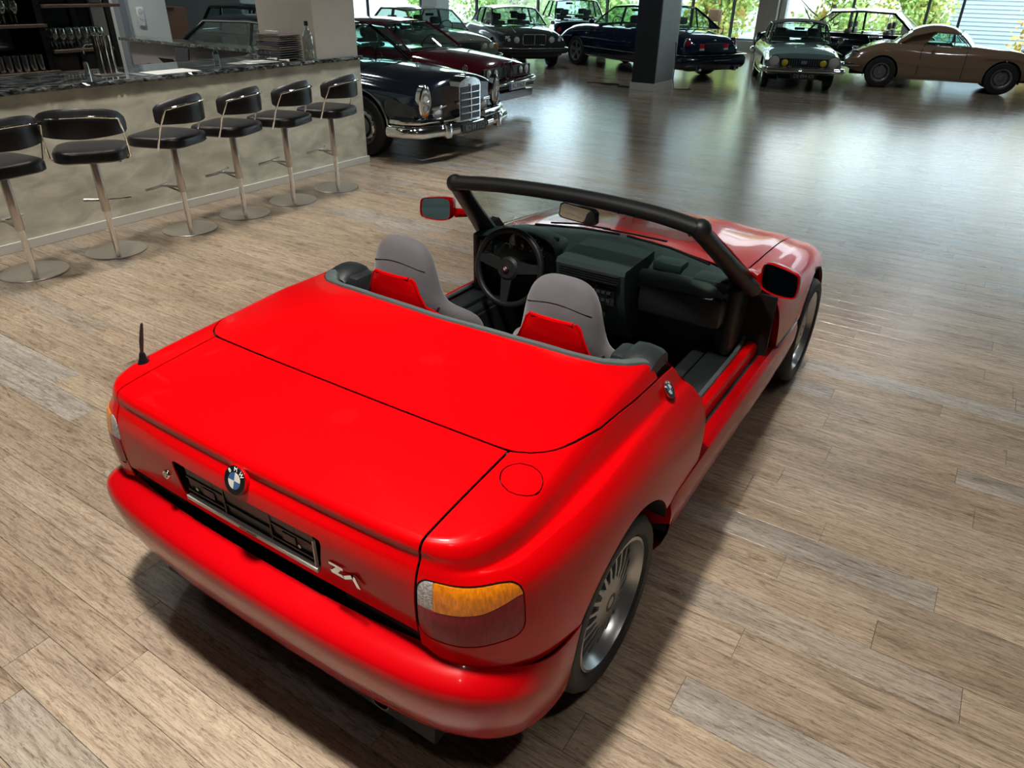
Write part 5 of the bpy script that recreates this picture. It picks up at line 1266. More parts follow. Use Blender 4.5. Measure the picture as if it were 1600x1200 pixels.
def greenhouse(T, fb, ft, rt, rb, mat, roofmat, pillars=(), glass='car_glass', pr=.022, crown=.05, chrome=True, seats=True, interior='seat_grey', split=None, roofthick=.02, cpillar=0., beltdrop=0.):
    """fb/ft/rt/rb: (y, halfwidth, z) at the foot and head of the front and rear screens"""
    G = bpy.data.objects.new('greenhouse', None); link(G, T)
    # roof
    v = []; ny, nx = 17, 15
    for i in range(ny):
        t = i / (ny - 1); y = ft[0] + (rt[0] - ft[0]) * t; wv = ft[1] + (rt[1] - ft[1]) * t + .02 * math.sin(PI * t); z = ft[2] + (rt[2] - ft[2]) * t + crown * .6 * math.sin(PI * t)
        for j in range(nx):
            s = -1 + 2 * j / (nx - 1); yy = y + (.10 if i == 0 else 0) * (1 - s * s) - (.08 if i == ny - 1 else 0) * (1 - s * s)
            v.append((s * wv, yy, z + crown * (1 - abs(s) ** 2.6) - .008))
    w_, g = shell(np.array(v), grid_faces(ny, nx, True), roofthick); MB().add(w_, g).build('roof', roofmat, G, True, 50)
    ch = MB()
    for s in (1, -1):
        m = MB()
        A = Vector((s * fb[1], fb[0], fb[2])); B = Vector((s * ft[1], ft[0], ft[2])); Cc = Vector((s * rt[1], rt[0], rt[2])); D = Vector((s * rb[1], rb[0], rb[2]))
        midr = Vector((s * (ft[1] + .018), (ft[0] + rt[0]) / 2, max(ft[2], rt[2]) + crown * .6 - .006))
        m.tube([A, A.lerp(B, .5) + Vector((s * .012, 0, .012)), B], pr, 8); m.tube([B, midr, Cc], pr, 8); m.tube([Cc, Cc.lerp(D, .5) + Vector((s * .012, 0, .008)), D], pr * 1.2, 8)
        if chrome:
            o_ = Vector((s * (pr + .002), 0, 0)); ch.tube([A + o_, B + o_, midr + o_, Cc + o_, D + o_], .007, 5); ch.tube([A + o_, D + o_], .009, 5)
        # side glass
        belt = lambda y: A.lerp(D, (A.y - y) / (A.y - D.y)); 
        def head(y):
            if y > B.y: return A.lerp(B, (A.y - y) / (A.y - B.y))
            if y < Cc.y: return Cc.lerp(D, (Cc.y - y) / (Cc.y - D.y))
            t = (B.y - y) / (B.y - Cc.y); return B.lerp(Cc, t) + Vector((0, 0, crown * .6 * math.sin(PI * t)))
        ys = [A.y] + [y for y in np.linspace(A.y, D.y, 26)[1:-1]] + [D.y]; vv = []; 
        for y in ys: p, q = belt(y), head(y); vv += [tuple(p), tuple(q)]
        yend = D.y + cpillar
        meshobj('side_glass', vv, [(2 * i, 2 * i + 2, 2 * i + 3, 2 * i + 1) for i in range(len(ys) - 1) if ys[i + 1] > yend - 1e-6], glass, G, False)
        if cpillar:
            idx = [i for i in range(len(ys) - 1) if ys[i + 1] <= yend - 1e-6]
            w2, g2 = shell(np.array(vv), [(2 * i, 2 * i + 2, 2 * i + 3, 2 * i + 1) for i in idx], .02 if s > 0 else .02)
            MB().add(w2, g2).build('rear_pillar', mat if roofmat != 'roof_white' else roofmat, G, True)
        for y, wd, kind in pillars:
            p, q = belt(y), head(y - .03 * 0); mm = m if kind == 'body' else ch
            mm.tube([p, q + Vector((0, -.0, 0))], wd, 6)
        m.build('window_pillars', mat if mat else 'black_trim', G)
    def screen(nm, a, b, bow):
        vv = []
        for i in range(13):
            s = -1 + 2 * i / 12; k = bow * (1 - s * s)
            vv += [(s * a[1], a[0] + k, a[2]), (s * (a[1] + b[1]) / 2, (a[0] + b[0]) / 2 + k * 1.05, (a[2] + b[2]) / 2 + .012), (s * b[1], b[0] + k, b[2] + crown * .6 * (1 - s * s))]
        meshobj(nm, vv, grid_faces(13, 3), glass, G, True)
        if chrome: ch.tube([vv[3 * i] for i in range(13)], .009, 5); ch.tube([vv[3 * i + 2] for i in range(13)], .008, 5)
    screen('windscreen', fb, ft, .10); screen('rear_window', rb, rt, -.08)
    if chrome: ch.build('window_trim', 'chrome', G)
    if seats:
        zf = fb[2]
        MB().box((-fb[1] + .06, rb[0] + .05, zf - .40), (fb[1] - .06, fb[0] - .05, zf - .36)).build('cabin_floor', 'carpet_black', G, smooth=False)
        MB().tube([(-fb[1] + .08, fb[0] - .12, zf - .03), (0, fb[0] - .04, zf - .01), (fb[1] - .08, fb[0] - .12, zf - .03)], .055, 8).build('dashboard', 'soft_black', G)
        for x in (-.36, .36):
            for y in ((ft[0] - .45, rt[0] + .10) if (fb[0] - rb[0]) > 2.0 else (ft[0] - .42,)):
                MB().box((x - .24, y - .07, zf - .36), (x + .24, y + .08, zf + .06), .05).build('seat_back', interior, G)
                MB().box((x - .13, y - .06, zf + .08), (x + .13, y + .03, zf + .24), .04).build('headrest', interior, G)
        MB().tube([(.19 * math.cos(2 * PI * k / 32), 0, .19 * math.sin(2 * PI * k / 32)) for k in range(32)], .011, 8, closed=True).build('steering_wheel', 'black_trim', G)
        SWo = [o for o in G.children if o.name.startswith('steering_wheel')][0]; SWo.location = (-.36, fb[0] - .45, zf + .02); SWo.rotation_euler = (-.5, 0, 0)
        MB().box((-.11, ft[0] - .04, ft[2] - .10), (.11, ft[0] - .02, ft[2] - .045), .012).build('inner_mirror', 'black_trim', G)
    return G
def lamp(T, x, y, z, r, nm='headlamp', mt='lamp_white', sx=1., depth=.06, d=1, sz=1., rim='chrome'):
    L = bpy.data.objects.new(nm, None); L.location = (x, y, z); L.rotation_euler = (0, 0, 0 if d > 0 else PI); link(L, T)
    a = MB().lathe([(r * 1.12, -depth), (r * 1.14, .0), (r * 1.02, .008), (r * .98, .0)], 28, axis='Y').build('lamp_rim', rim, L); b = MB().lathe([(r, -.002), (r * .8, .012), (r * .4, .022), (0, .025)], 28, axis='Y').build('lens', mt, L)
    for o in (a, b): o.scale = (sx, 1, sz)
    return L
def bumper(T, y, hw, z, h, wrap, mat='chrome', bow=.10, d=1, name='bumper', th=.07):
    n = 41; v = []; prof = [(0, -.5), (.5, -.42), (.95, -.2), (1, 0), (.95, .2), (.5, .42), (0, .5), (-.1, 0)]
    path = []
    for i in range(n):
        s = -1 + 2 * i / (n - 1); e = abs(s)
        if e < .72: path.append((s / .72 * (hw - .06) , y - d * bow * (s / .72) ** 2, 0))
        else:
            t = (e - .72) / .28; a = min(1, t * 2) * PI / 2; cx = (hw - .06) + .06 * math.sin(a); cy = y - d * (bow + .06 * (1 - math.cos(a)) + max(0, t - .5) * 2 * wrap); path.append((math.copysign(cx, s), cy, 0))
    f = []
    for i, (x, yy, _) in enumerate(path):
        a = path[max(i - 1, 0)]; b = path[min(i + 1, n - 1)]; t = Vector((b[0] - a[0], b[1] - a[1])).normalized(); nn = Vector((-t.y, t.x)) * d
        for p, q in prof: v.append((x + nn.x * p * th, yy + nn.y * p * th, z + q * h))
    for i in range(n - 1):
        for k in range(8): f.append((i * 8 + k, i * 8 + (k + 1) % 8, (i + 1) * 8 + (k + 1) % 8, (i + 1) * 8 + k))
    f += [tuple(range(8)), tuple((n - 1) * 8 + k for k in range(7, -1, -1))]
    return MB().add(v, f).build(name, mat, T, True, 50)
def plate(T, y, z, w_, h, txt, mt='white_print', tmt='black_trim', d=1, band=True):
    P = bpy.data.objects.new('number_plate', None); P.location = (0, y, z); P.rotation_euler = (0, 0, PI if d > 0 else 0); link(P, T)
    MB().box((-w_ / 2, -.004, -h / 2), (w_ / 2, .006, h / 2), .002).build('plate_board', mt, P, smooth=False)
    if band: MB().box((-w_ / 2 + .004, -.006, -h / 2 + .004), (-w_ / 2 + .05, -.0045, h / 2 - .004)).build('plate_band', 'plate_blue', P, smooth=False)
    if txt: text_obj('plate_lettering', txt, h * .95, tmt, P, (.02, -.0055, 0), (1, 0, 0), (0, 0, 1), .0006, width=w_ * .78)
    return P
def star(T, c, r):
    m = MB(); c = Vector(c); m.tube([(c.x + r * math.cos(2 * PI * k / 24), c.y, c.z + r * math.sin(2 * PI * k / 24)) for k in range(24)], r * .09, 6, closed=True)
    for k in range(3): a = PI / 2 + 2 * PI * k / 3; m.tube([c, (c.x + r * math.cos(a), c.y, c.z + r * math.sin(a))], [r * .14, r * .03], 6)
    return m.build('hood_star', 'chrome', T)
def place(T, x, y, heading): T.location = (x, y, 0); T.rotation_euler = (0, 0, math.radians(heading - 90))
def flank_line(T, s, pts, r=.008, mat='chrome', nm='side_trim'): return MB().tube([(s * p[0], p[1], p[2]) for p in pts], r, 6).build(nm, mat, T)
def door_seams(T, hw, ys, z0, z1, s=1):
    for y in ys: MB().box((s * (hw - .012), y - .004, z0), (s * (hw + .0015), y + .004, z1)).build('door_seam', 'cavity_black', T, smooth=False)

def limousine_black():
    T = thing('limousine', 'glossy black luxury limousine with upright chrome grille, beside the end of the bar', 'car')
    car_body(T, [(-4.55, .42, .80, .84, .70, .72, .58), (-4.35, .34, .88, .93, .80, .88, .74), (-3.2, .28, .92, 1.00, .86, .95, .84), (-1.6, .26, .94, 1.00, .88, .97, .86), (-.6, .26, .93, 1.02, .88, .97, .84), (0, .28, .90, 1.00, .88, .96, .80), (.5, .34, .86, .97, .86, .94, .78), (.78, .40, .82, .93, .84, .92, .76), (.86, .44, .78, .86, .82, .90, .74)], 'paint_black', [(0, .375, .41), (-3.2, .375, .41)])
    for s in (1, -1):
        for y in (0, -3.2): old_wheel(T, s * .84, y, .37, s, 'cap', .22)
        MB().tube([(s * .945, .445 * math.cos(a), .375 + .43 * math.sin(a)) for a in np.linspace(-.1, PI + .1, 22)], .016, 6).build('arch_trim', 'chrome', T)
        # upright lamp unit
        L = bpy.data.objects.new('headlamp', None); L.location = (s * .755, .86, .70); link(L, T); L.rotation_euler = (-.06, 0, -s * .12)
        o = MB().lathe([(.125, -.05), (.128, .02), (.112, .034), (.104, .02)], 32, axis='Y').build('lamp_rim', 'chrome', L); o.scale = (.78, 1, 1.55)
        o = MB().lathe([(.106, .010), (.09, .028), (.05, .038), (0, .042)], 32, axis='Y').build('lens', 'lamp_white', L); o.scale = (.78, 1, 1.55)
        for z, r in ((.065, .062), (-.06, .050)): MB().lathe([(r, .030), (r * 1.06, .036), (r * .96, .040), (r * .9, .034)], 24, (0, .006, z), 'Y').build('reflector_ring', 'silver_alloy', L)
        MB().box((-.045, .015, -.150), (.045, .032, -.112), .01).build('indicator', 'lamp_amber', L)
        MB().box((s * .34, .84, .60), (s * .63, .885, .64), .008).build('vent_bar', 'chrome', T)
        lamp(T, s * .50, .86, .555, .065, 'fog_lamp', sx=1.5)
        MB().box((s * .33, .80, .50), (s * .66, .855, .78)).build('front_inset', 'cavity_black', T, smooth=False)
    g = bpy.data.objects.new('grille', None); link(g, T)
    gp = [(-.225, .42), (.225, .42), (.235, .84), (.20, .89), (.10, .925), (0, .935), (-.10, .925), (-.20, .89), (-.235, .84)]
    MB().prism(gp, .22, (0, .78, 0), (1, 0, 0), (0, 0, 1), (0, 1, 0)).build('grille_shell', 'chrome', g, True, 30)
    MB().box((-.20, 1.0, .44), (.20, 1.006, .83)).build('grille_mesh', 'black_trim', g, smooth=False)
    m = MB()
    for k in range(15): x = -.19 + .38 * k / 14; m.box((x - .002, 1.006, .44), (x + .002, 1.010, .83))
    for k in range(26): z = .445 + .38 * k / 25; m.box((-.20, 1.0065, z - .0015), (.20, 1.009, z + .0015))
    m.build('grille_wires', 'silver_alloy', g, smooth=False)
    for z in (.52, .60, .68, .76): MB().box((-.205, 1.006, z - .006), (.205, 1.02, z + .006)).build('grille_bar', 'chrome', g, smooth=False)
    MB().box((-.008, 1.006, .43), (.008, 1.022, .86)).build('grille_bar', 'chrome', g, smooth=False)
    star(T, (0, .93, 1.02), .045); MB().tube([(0, .93, .935), (0, .93, .975)], .008, 8).build('star_stalk', 'chrome', T)
    for s in (1, -1):
        MB().tube([(s * .30, 1.00, .36), (s * .6, .985, .37), (s * .90, .90, .37), (s * .985, .75, .37), (s * .995, .50, .37)], .075, 12, flat=1.0).build('bumper_half', 'chrome', T)
        MB().tube([(s * .34, .97, .475), (s * .6, .955, .485), (s * .88, .88, .485), (s * .965, .74, .485), (s * .975, .52, .485)], .036, 10).build('bumper_upper', 'chrome', T)
        MB().box((s * .50, 1.0, .28), (s * .60, 1.10, .46), .03).build('overrider', 'chrome', T)
    MB().box((-.34, .94, .31), (.34, 1.04, .42), .03).build('bumper_centre', 'chrome', T)
    plate(T, 1.062, .345, .52, .115, 'RO·W 1152', 'black_trim', 'pillar_grey', band=False)
    greenhouse(T, (-.62, .80, .97), (-1.22, .66, 1.40), (-3.15, .66, 1.42), (-3.85, .76, .98), 'paint_black', 'paint_black', [(-1.15, .008, 'chrome'), (-2.15, .03, 'body')], glass='windscreen_glass', crown=.055)
    place(T, -5.28, 6.25, 0.5); return T
def coupe_burgundy():
    T = thing('coupe', 'burgundy coupe with black twin-kidney grille and chrome bumper, behind the black limousine', 'car')
    car_body(T, [(-3.75, .42, .80, .86, .66, .70, .60), (-3.6, .32, .88, .93, .76, .82, .70), (-2.63, .24, .90, .95, .82, .86, .76), (-1.3, .22, .90, .95, .83, .865, .78), (-.5, .22, .88, .95, .83, .86, .76), (0, .24, .84, .92, .82, .855, .74), (.5, .28, .78, .87, .80, .84, .72), (.80, .32, .73, .82, .78, .81, .70), (.90, .40, .70, .79, .76, .79, .68)], 'paint_burgundy', [(0, .32, .36), (-2.63, .32, .36)])
    for s in (1, -1):
        for y in (0, -2.63): old_wheel(T, s * .76, y, .32, s, 'alloy')
        MB().box((s * .10, .88, .585), (s * .74, .925, .735)).build('lamp_panel', 'black_trim', T, smooth=False)
        lamp(T, s * .60, .93, .66, .075, rim='black_trim'); lamp(T, s * .40, .935, .66, .065, rim='black_trim')
        k = bpy.data.objects.new('kidney_grille', None); link(k, T)
        MB().tube([(s * .014, .975, .56), (s * .014, .915, .80), (s * .125, .91, .80), (s * .13, .965, .575), (s * .10, .975, .555)], .014, 6, closed=True).build('kidney_frame', 'chrome', k)
        MB().prism([(0.02, .57), (.105, .57), (.105, .78), (.02, .78)], .03, (0, .90, 0), (s, 0, 0), (0, -.12, .99), (0, 1, 0)).build('kidney_back', 'cavity_black', k, smooth=False)
        for q in range(4): MB().box((s * (.03 + .02 * q), .925, .58), (s * (.034 + .02 * q), .935, .77)).build('kidney_rib', 'chrome', k, smooth=False)
        MB().box((s * .14, .93, .565), (s * .76, .94, .575)).build('lower_trim', 'chrome', T, smooth=False)
    bumper(T, 1.03, .87, .50, .10, .55)
    MB().box((-.76, .95, .40), (.76, 1.0, .46), .01).build('lower_grille', 'black_trim', T)
    MB().prism([(-.78, .22), (.78, .22), (.80, .34), (-.80, .34)], .30, (0, .66, 0), (1, 0, 0), (0, 0, 1), (0, 1, 0)).build('front_spoiler', 'paint_burgundy', T)
    plate(T, 1.12, .46, .52, .115, 'AC·XH635')
    greenhouse(T, (-.55, .74, .93), (-1.20, .60, 1.30), (-2.55, .58, 1.30), (-3.35, .68, .94), 'paint_burgundy', 'paint_burgundy', [(-1.95, .022, 'body')], crown=.04, glass='windscreen_glass')
    place(T, -6.62, 9.25, 2.0); return T
def coupe_olive():
    T = thing('coupe', 'pale olive metallic coupe behind the burgundy one, roof and bonnet showing', 'car')
    car_body(T, [(-3.6, .42, .80, .86, .62, .66, .56), (-3.4, .32, .88, .93, .74, .78, .68), (-2.5, .24, .90, .95, .80, .84, .76), (-1.2, .22, .90, .95, .81, .85, .77), (-.4, .22, .88, .97, .81, .85, .75), (.2, .24, .85, .95, .80, .84, .73), (.65, .28, .80, .89, .78, .82, .70), (.85, .36, .74, .80, .74, .78, .66)], 'paint_olive', [(0, .31, .35), (-2.5, .31, .35)])
    for s in (1, -1):
        for y in (0, -2.5): old_wheel(T, s * .74, y, .31, s, 'cap')
        lamp(T, s * .60, .84, .68, .075); lamp(T, s * .42, .85, .68, .065)
        MB().box((s * .74, .70, .62), (s * .80, .84, .72), .02).build('indicator', 'lamp_amber', T)
    MB().box((-.32, .83, .58), (.32, .87, .76), .02).build('grille', 'black_trim', T); bumper(T, .98, .85, .48, .10, .5)
    MB().tube([(-.10, .80, .84), (-.03, .81, .80), (0, .82, .86), (.03, .81, .80), (.10, .80, .84)], .008, 6).build('hood_emblem', 'chrome', T)
    greenhouse(T, (-.45, .72, .93), (-.98, .60, 1.31), (-2.45, .60, 1.32), (-3.0, .68, .94), 'paint_olive', 'paint_olive', [(-1.72, .035, 'body')], crown=.05, glass='windscreen_glass')
    place(T, -9.75, 13.0, -24); return T
def saloon_racing():
    T = thing('coupe', 'dark green-black four-headlamp coupe facing the camera, left of the dark navy saloon', 'car')
    car_body(T, [(-3.75, .42, .76, .82, .66, .70, .60), (-3.5, .32, .84, .90, .78, .82, .72), (-2.77, .24, .90, .95, .84, .88, .80), (-1.3, .22, .90, .96, .84, .885, .80), (-.4, .22, .88, .98, .84, .88, .78), (.2, .24, .86, .96, .83, .87, .76), (.6, .28, .82, .91, .80, .86, .74), (.80, .34, .77, .85, .78, .84, .72), (.86, .40, .74, .80, .76, .82, .70)], 'paint_racing', [(0, .33, .37), (-2.77, .33, .37)])
    for s in (1, -1):
        for y in (0, -2.77): old_wheel(T, s * .75, y, .33, s, 'cap', .20)
        lamp(T, s * .66, .84, .69, .085); lamp(T, s * .46, .86, .69, .072)
        MB().tube([(s * .48, .80, .84), (s * .44, .2, .95), (s * .40, -.3, .975)], .016, 6, flat=.4).build('bonnet_crease', 'paint_racing', T)
        MB().box((s * .84, -.42, .97), (s * .95, -.36, 1.06), .02).build('door_mirror', 'chrome', T)
    m = bpy.data.objects.new('grille', None); link(m, T)
    MB().tube([(-.30, .87, .60), (-.30, .87, .78), (-.27, .86, .81), (.27, .86, .81), (.30, .87, .78), (.30, .87, .60), (.27, .875, .57), (-.27, .875, .57)], .014, 6, closed=True).build('grille_frame', 'chrome', m)
    MB().box((-.29, .84, .58), (.29, .865, .80)).build('grille_back', 'cavity_black', m, smooth=False)
    MB().box((-.01, .865, .58), (.01, .885, .80)).build('grille_bar', 'chrome', m, smooth=False)
    for k in range(12): MB().box((-.28 + k * .05, .865, .58), (-.276 + k * .05, .87, .80)).build('grille_rib', 'frame_grey', m, smooth=False)
    bumper(T, .97, .87, .50, .05, .5); bumper(T, .95, .86, .43, .12, .5, 'black_trim', name='bumper_rubber')
    MB().box((-.62, .93, .30), (.62, .95, .36), .005).build('lower_trim', 'black_trim', T)
    greenhouse(T, (-.50, .74, .95), (-1.05, .60, 1.30), (-2.25, .60, 1.31), (-2.95, .70, .96), 'paint_racing', 'paint_racing', [(-1.75, .03, 'body')], crown=.05, cpillar=.55, glass='windscreen_glass')
    place(T, -9.54, 15.9, -41); return T
def saloon_navy_rear():
    T = thing('saloon', 'dark navy saloon parked at the back, its rear window above another bonnet', 'car')
    car_body(T, [(-3.95, .42, .84, .88, .66, .70, .60), (-3.8, .34, .90, .96, .78, .84, .72), (-2.9, .26, .94, 1.0, .86, .92, .82), (-1.4, .24, .94, .98, .86, .93, .84), (-.4, .24, .92, 1.0, .86, .92, .80), (.4, .28, .86, .94, .84, .90, .76), (.85, .38, .76, .82, .76, .80, .68)], 'paint_navy', [(0, .34, .38), (-2.9, .34, .38)])
    for s in (1, -1):
        for y in (0, -2.9): old_wheel(T, s * .80, y, .34, s, 'alloy', .22)
        lamp(T, s * .68, -3.93, .72, .08, 'tail_lamp', 'lamp_ruby', d=-1)
    bumper(T, -4.02, .90, .50, .14, .5, 'paint_navy', d=-1)
    greenhouse(T, (-.50, .78, .98), (-1.05, .64, 1.42), (-2.55, .62, 1.43), (-3.15, .74, 1.0), 'paint_navy', 'paint_navy', [(-1.85, .03, 'body')], crown=.05, glass='windscreen_glass')
    place(T, -12.0, 22.3, 128); return T
def saloon_navy():
    T = thing('saloon', 'large dark navy luxury saloon behind the black pillar, seen from its left rear', 'car')
    car_body(T, [(-4.20, .46, .78, .82, .70, .72, .60), (-4.12, .36, .84, .90, .80, .84, .70), (-3.85, .32, .90, .98, .86, .90, .76), (-3.116, .28, .97, 1.05, .90, .955, .84), (-1.6, .26, .98, 1.04, .90, .965, .87), (-.5, .26, .96, 1.04, .90, .96, .84), (0, .28, .95, 1.03, .90, .955, .82), (.5, .32, .90, .99, .88, .94, .79), (.85, .40, .80, .88, .82, .88, .72), (.95, .46, .74, .80, .78, .80, .66)], 'paint_navy', [(0, .36, .40), (-3.116, .36, .40)])
    for s in (1, -1):
        for y in (0, -3.116): old_wheel(T, s * .83, y, .36, s, 'alloy', .24)
        TL = lamp(T, s * .735, -4.115, .74, .115, 'tail_lamp', 'lamp_red', d=-1, sx=.72, sz=1.30, depth=.10); TL.rotation_euler = (0, 0, PI + s * .45)
        MB().box((s * .30, -4.215, .66), (s * .44, -4.16, .80), .02).build('inner_lamp', 'lamp_ruby', T); MB().box((s * .30, -4.218, .655), (s * .44, -4.19, .70), .008).build('reverse_lamp', 'lamp_white', T)
        flank_line(T, s, [(.958, -.42, .50), (.968, -1.6, .50), (.962, -2.68, .50)], .012); flank_line(T, s, [(.94, -.45, .30), (.945, -1.6, .29), (.94, -2.65, .30)], .010)
        MB().box((s * .86, -.70, 1.03), (s * 1.00, -.60, 1.14), .03).build('door_mirror', 'paint_navy', T)
        door_seams(T, .962, (-.62, -1.68), .36, .94, s)
        for y in (-1.35, -2.35): MB().box((s * .955, y - .09, .80), (s * .975, y + .09, .83), .006).build('door_handle', 'paint_navy', T)
    MB().box((-.29, -4.225, .665), (.29, -4.17, .80), .006).build('plate_recess', 'black_trim', T)
    MB().tube([(-.12, -4.19, .865), (-.04, -4.195, .855), (0, -4.20, .87), (.04, -4.195, .855), (.12, -4.19, .865)], [.003, .010, .014, .010, .003], 6, flat=.5).build('winged_emblem', 'chrome', T)
    bumper(T, -4.34, .955, .42, .30, .7, 'paint_navy', d=-1, th=.10, bow=.12); b = bumper(T, -4.36, .962, .572, .022, .75, 'chrome', d=-1, name='bumper_trim', th=.09, bow=.12)
    MB().box((-.26, -4.545, .47), (.26, -4.52, .485), .004).build('bumper_strip', 'chrome', T)
    MB().box((-.80, -4.30, .24), (.80, -4.1, .40), .03).build('lower_apron', 'black_trim', T)
    for s in (1, -1): MB().tube([(s * .55, -4.1, .27), (s * .55, -4.42, .27)], .04, 12).build('exhaust_tip', 'chrome', T)
    greenhouse(T, (-.62, .80, 1.03), (-1.22, .66, 1.44), (-2.75, .66, 1.46), (-3.50, .78, 1.05), 'paint_navy', 'paint_navy', [(-1.70, .03, 'body'), (-2.75, .02, 'body')], crown=.05, glass='windscreen_glass', cpillar=.25)
    place(T, -8.29, 18.02, 153.4); return T
def convertible_mint():
    T = thing('convertible', 'small mint green convertible with black soft top and yellow fog lamps, facing the camera', 'car')
    car_body(T, [(-3.0, .40, .74, .78, .58, .62, .52), (-2.85, .32, .80, .85, .66, .72, .62), (-2.2, .26, .82, .88, .70, .77, .68), (-1.2, .22, .82, .88, .72, .78, .70), (-.3, .22, .82, .90, .72, .78, .69), (.2, .26, .80, .87, .71, .775, .68), (.55, .32, .75, .81, .69, .77, .66), (.72, .38, .71, .755, .68, .76, .65)], 'paint_mint', [(0, .30, .335), (-2.22, .30, .335)])
    for s in (1, -1):
        for y in (0, -2.22): old_wheel(T, s * .67, y, .295, s, 'cap', .15)
        lamp(T, s * .60, .735, .60, .10, depth=.1)
        lamp(T, s * .385, .765, .575, .062, 'fog_lamp', 'lamp_yellow')
        flank_line(T, s, [(.755, .55, .74), (.78, -.4, .74), (.775, -1.6, .745), (.74, -2.7, .74)], .008); flank_line(T, s, [(.735, -.35, .25), (.745, -1.2, .24), (.735, -1.9, .25)], .012)
        M_ = bpy.data.objects.new('door_mirror', None); link(M_, T); M_.location = (s * .80, -.15, .96); MB().lathe([(0, .012), (.055, .010), (.062, .0), (.05, -.02), (0, -.03)], 20, axis='Y').build('mirror_head', 'chrome', M_); MB().tube([(0, 0, -.05), (-s * .04, -.03, -.14)], .008, 6).build('mirror_stalk', 'chrome', M_)
    MB().box((-.48, .72, .50), (.48, .755, .655), .01).build('grille_back', 'cavity_black', T)
    for k in range(13): MB().box((-.29 + k * .048, .755, .51), (-.285 + k * .048, .762, .645)).build('grille_rib', 'frame_grey', T, smooth=False)
    MB().box((-.06, .757, .55), (.06, .772, .61), .01).build('grille_badge', 'frame_grey', T)
    MB().lathe([(0, .02), (.045, .016), (.05, 0)], 20, (.27, .80, .485), 'Y').build('bumper_badge', 'chrome', T)
    bumper(T, .88, .79, .43, .085, .45); bumper(T, .87, .78, .475, .03, .4, name='bumper_blade')
    for s in (1, -1): MB().box((s * .74, .60, .38), (s * .84, .78, .45), .03).build('corner_overrider', 'chrome', T)
    plate(T, .95, .335, .52, .115, 'DE·094·XX', 'black_trim', 'pillar_grey', band=False)
    greenhouse(T, (-.40, .63, .90), (-.80, .56, 1.22), (-1.75, .54, 1.20), (-2.05, .60, .90), 'soft_top', 'soft_top', [(-.95, .012, 'body')], crown=.07, cpillar=.55, glass='windscreen_glass')
    place(T, -2.62, 16.25, -69); return T
def saloon_twotone():
    T = thing('saloon', 'black saloon with white roof at the back window, its side towards the camera', 'car')
    car_body(T, [(-3.65, .40, .78, .82, .60, .64, .50), (-3.5, .32, .92, .93, .74, .80, .70), (-2.75, .26, .93, .95, .80, .88, .78), (-1.4, .24, .94, .96, .82, .89, .80), (-.5, .24, .93, 1.0, .82, .88, .78), (.3, .28, .88, .97, .80, .86, .74), (.75, .36, .82, .88, .76, .82, .68), (.85, .44, .76, .80, .72, .76, .64)], 'paint_black', [(0, .32, .37), (-2.75, .32, .37)])
    for s in (1, -1):
        for y in (0, -2.75): old_wheel(T, s * .76, y, .32, s, 'cap')
        for y in (-1.25, -2.22): MB().box((s * .885, y - .11, .80), (s * .91, y + .05, .825), .006).build('door_handle', 'chrome', T)
        lamp(T, s * .68, .80, .68, .11, sz=1.4); flank_line(T, s, [(.87, .3, .66), (.895, -1.4, .66), (.83, -3.3, .66)], .008)
        door_seams(T, .885, (-.60, -1.60), .34, .92, s)
    bumper(T, .95, .86, .45, .12, .6); bumper(T, -3.78, .84, .45, .12, .6, d=-1)
    greenhouse(T, (-.52, .78, .96), (-1.0, .64, 1.40), (-2.50, .64, 1.41), (-3.05, .76, .97), 'paint_black', 'roof_white', [(-.98, .010, 'chrome'), (-1.62, .03, 'body'), (-2.40, .010, 'chrome')], crown=.06, interior='leather_tan', cpillar=.30, glass='window_pane')
    place(T, -4.0, 21.15, 180); return T
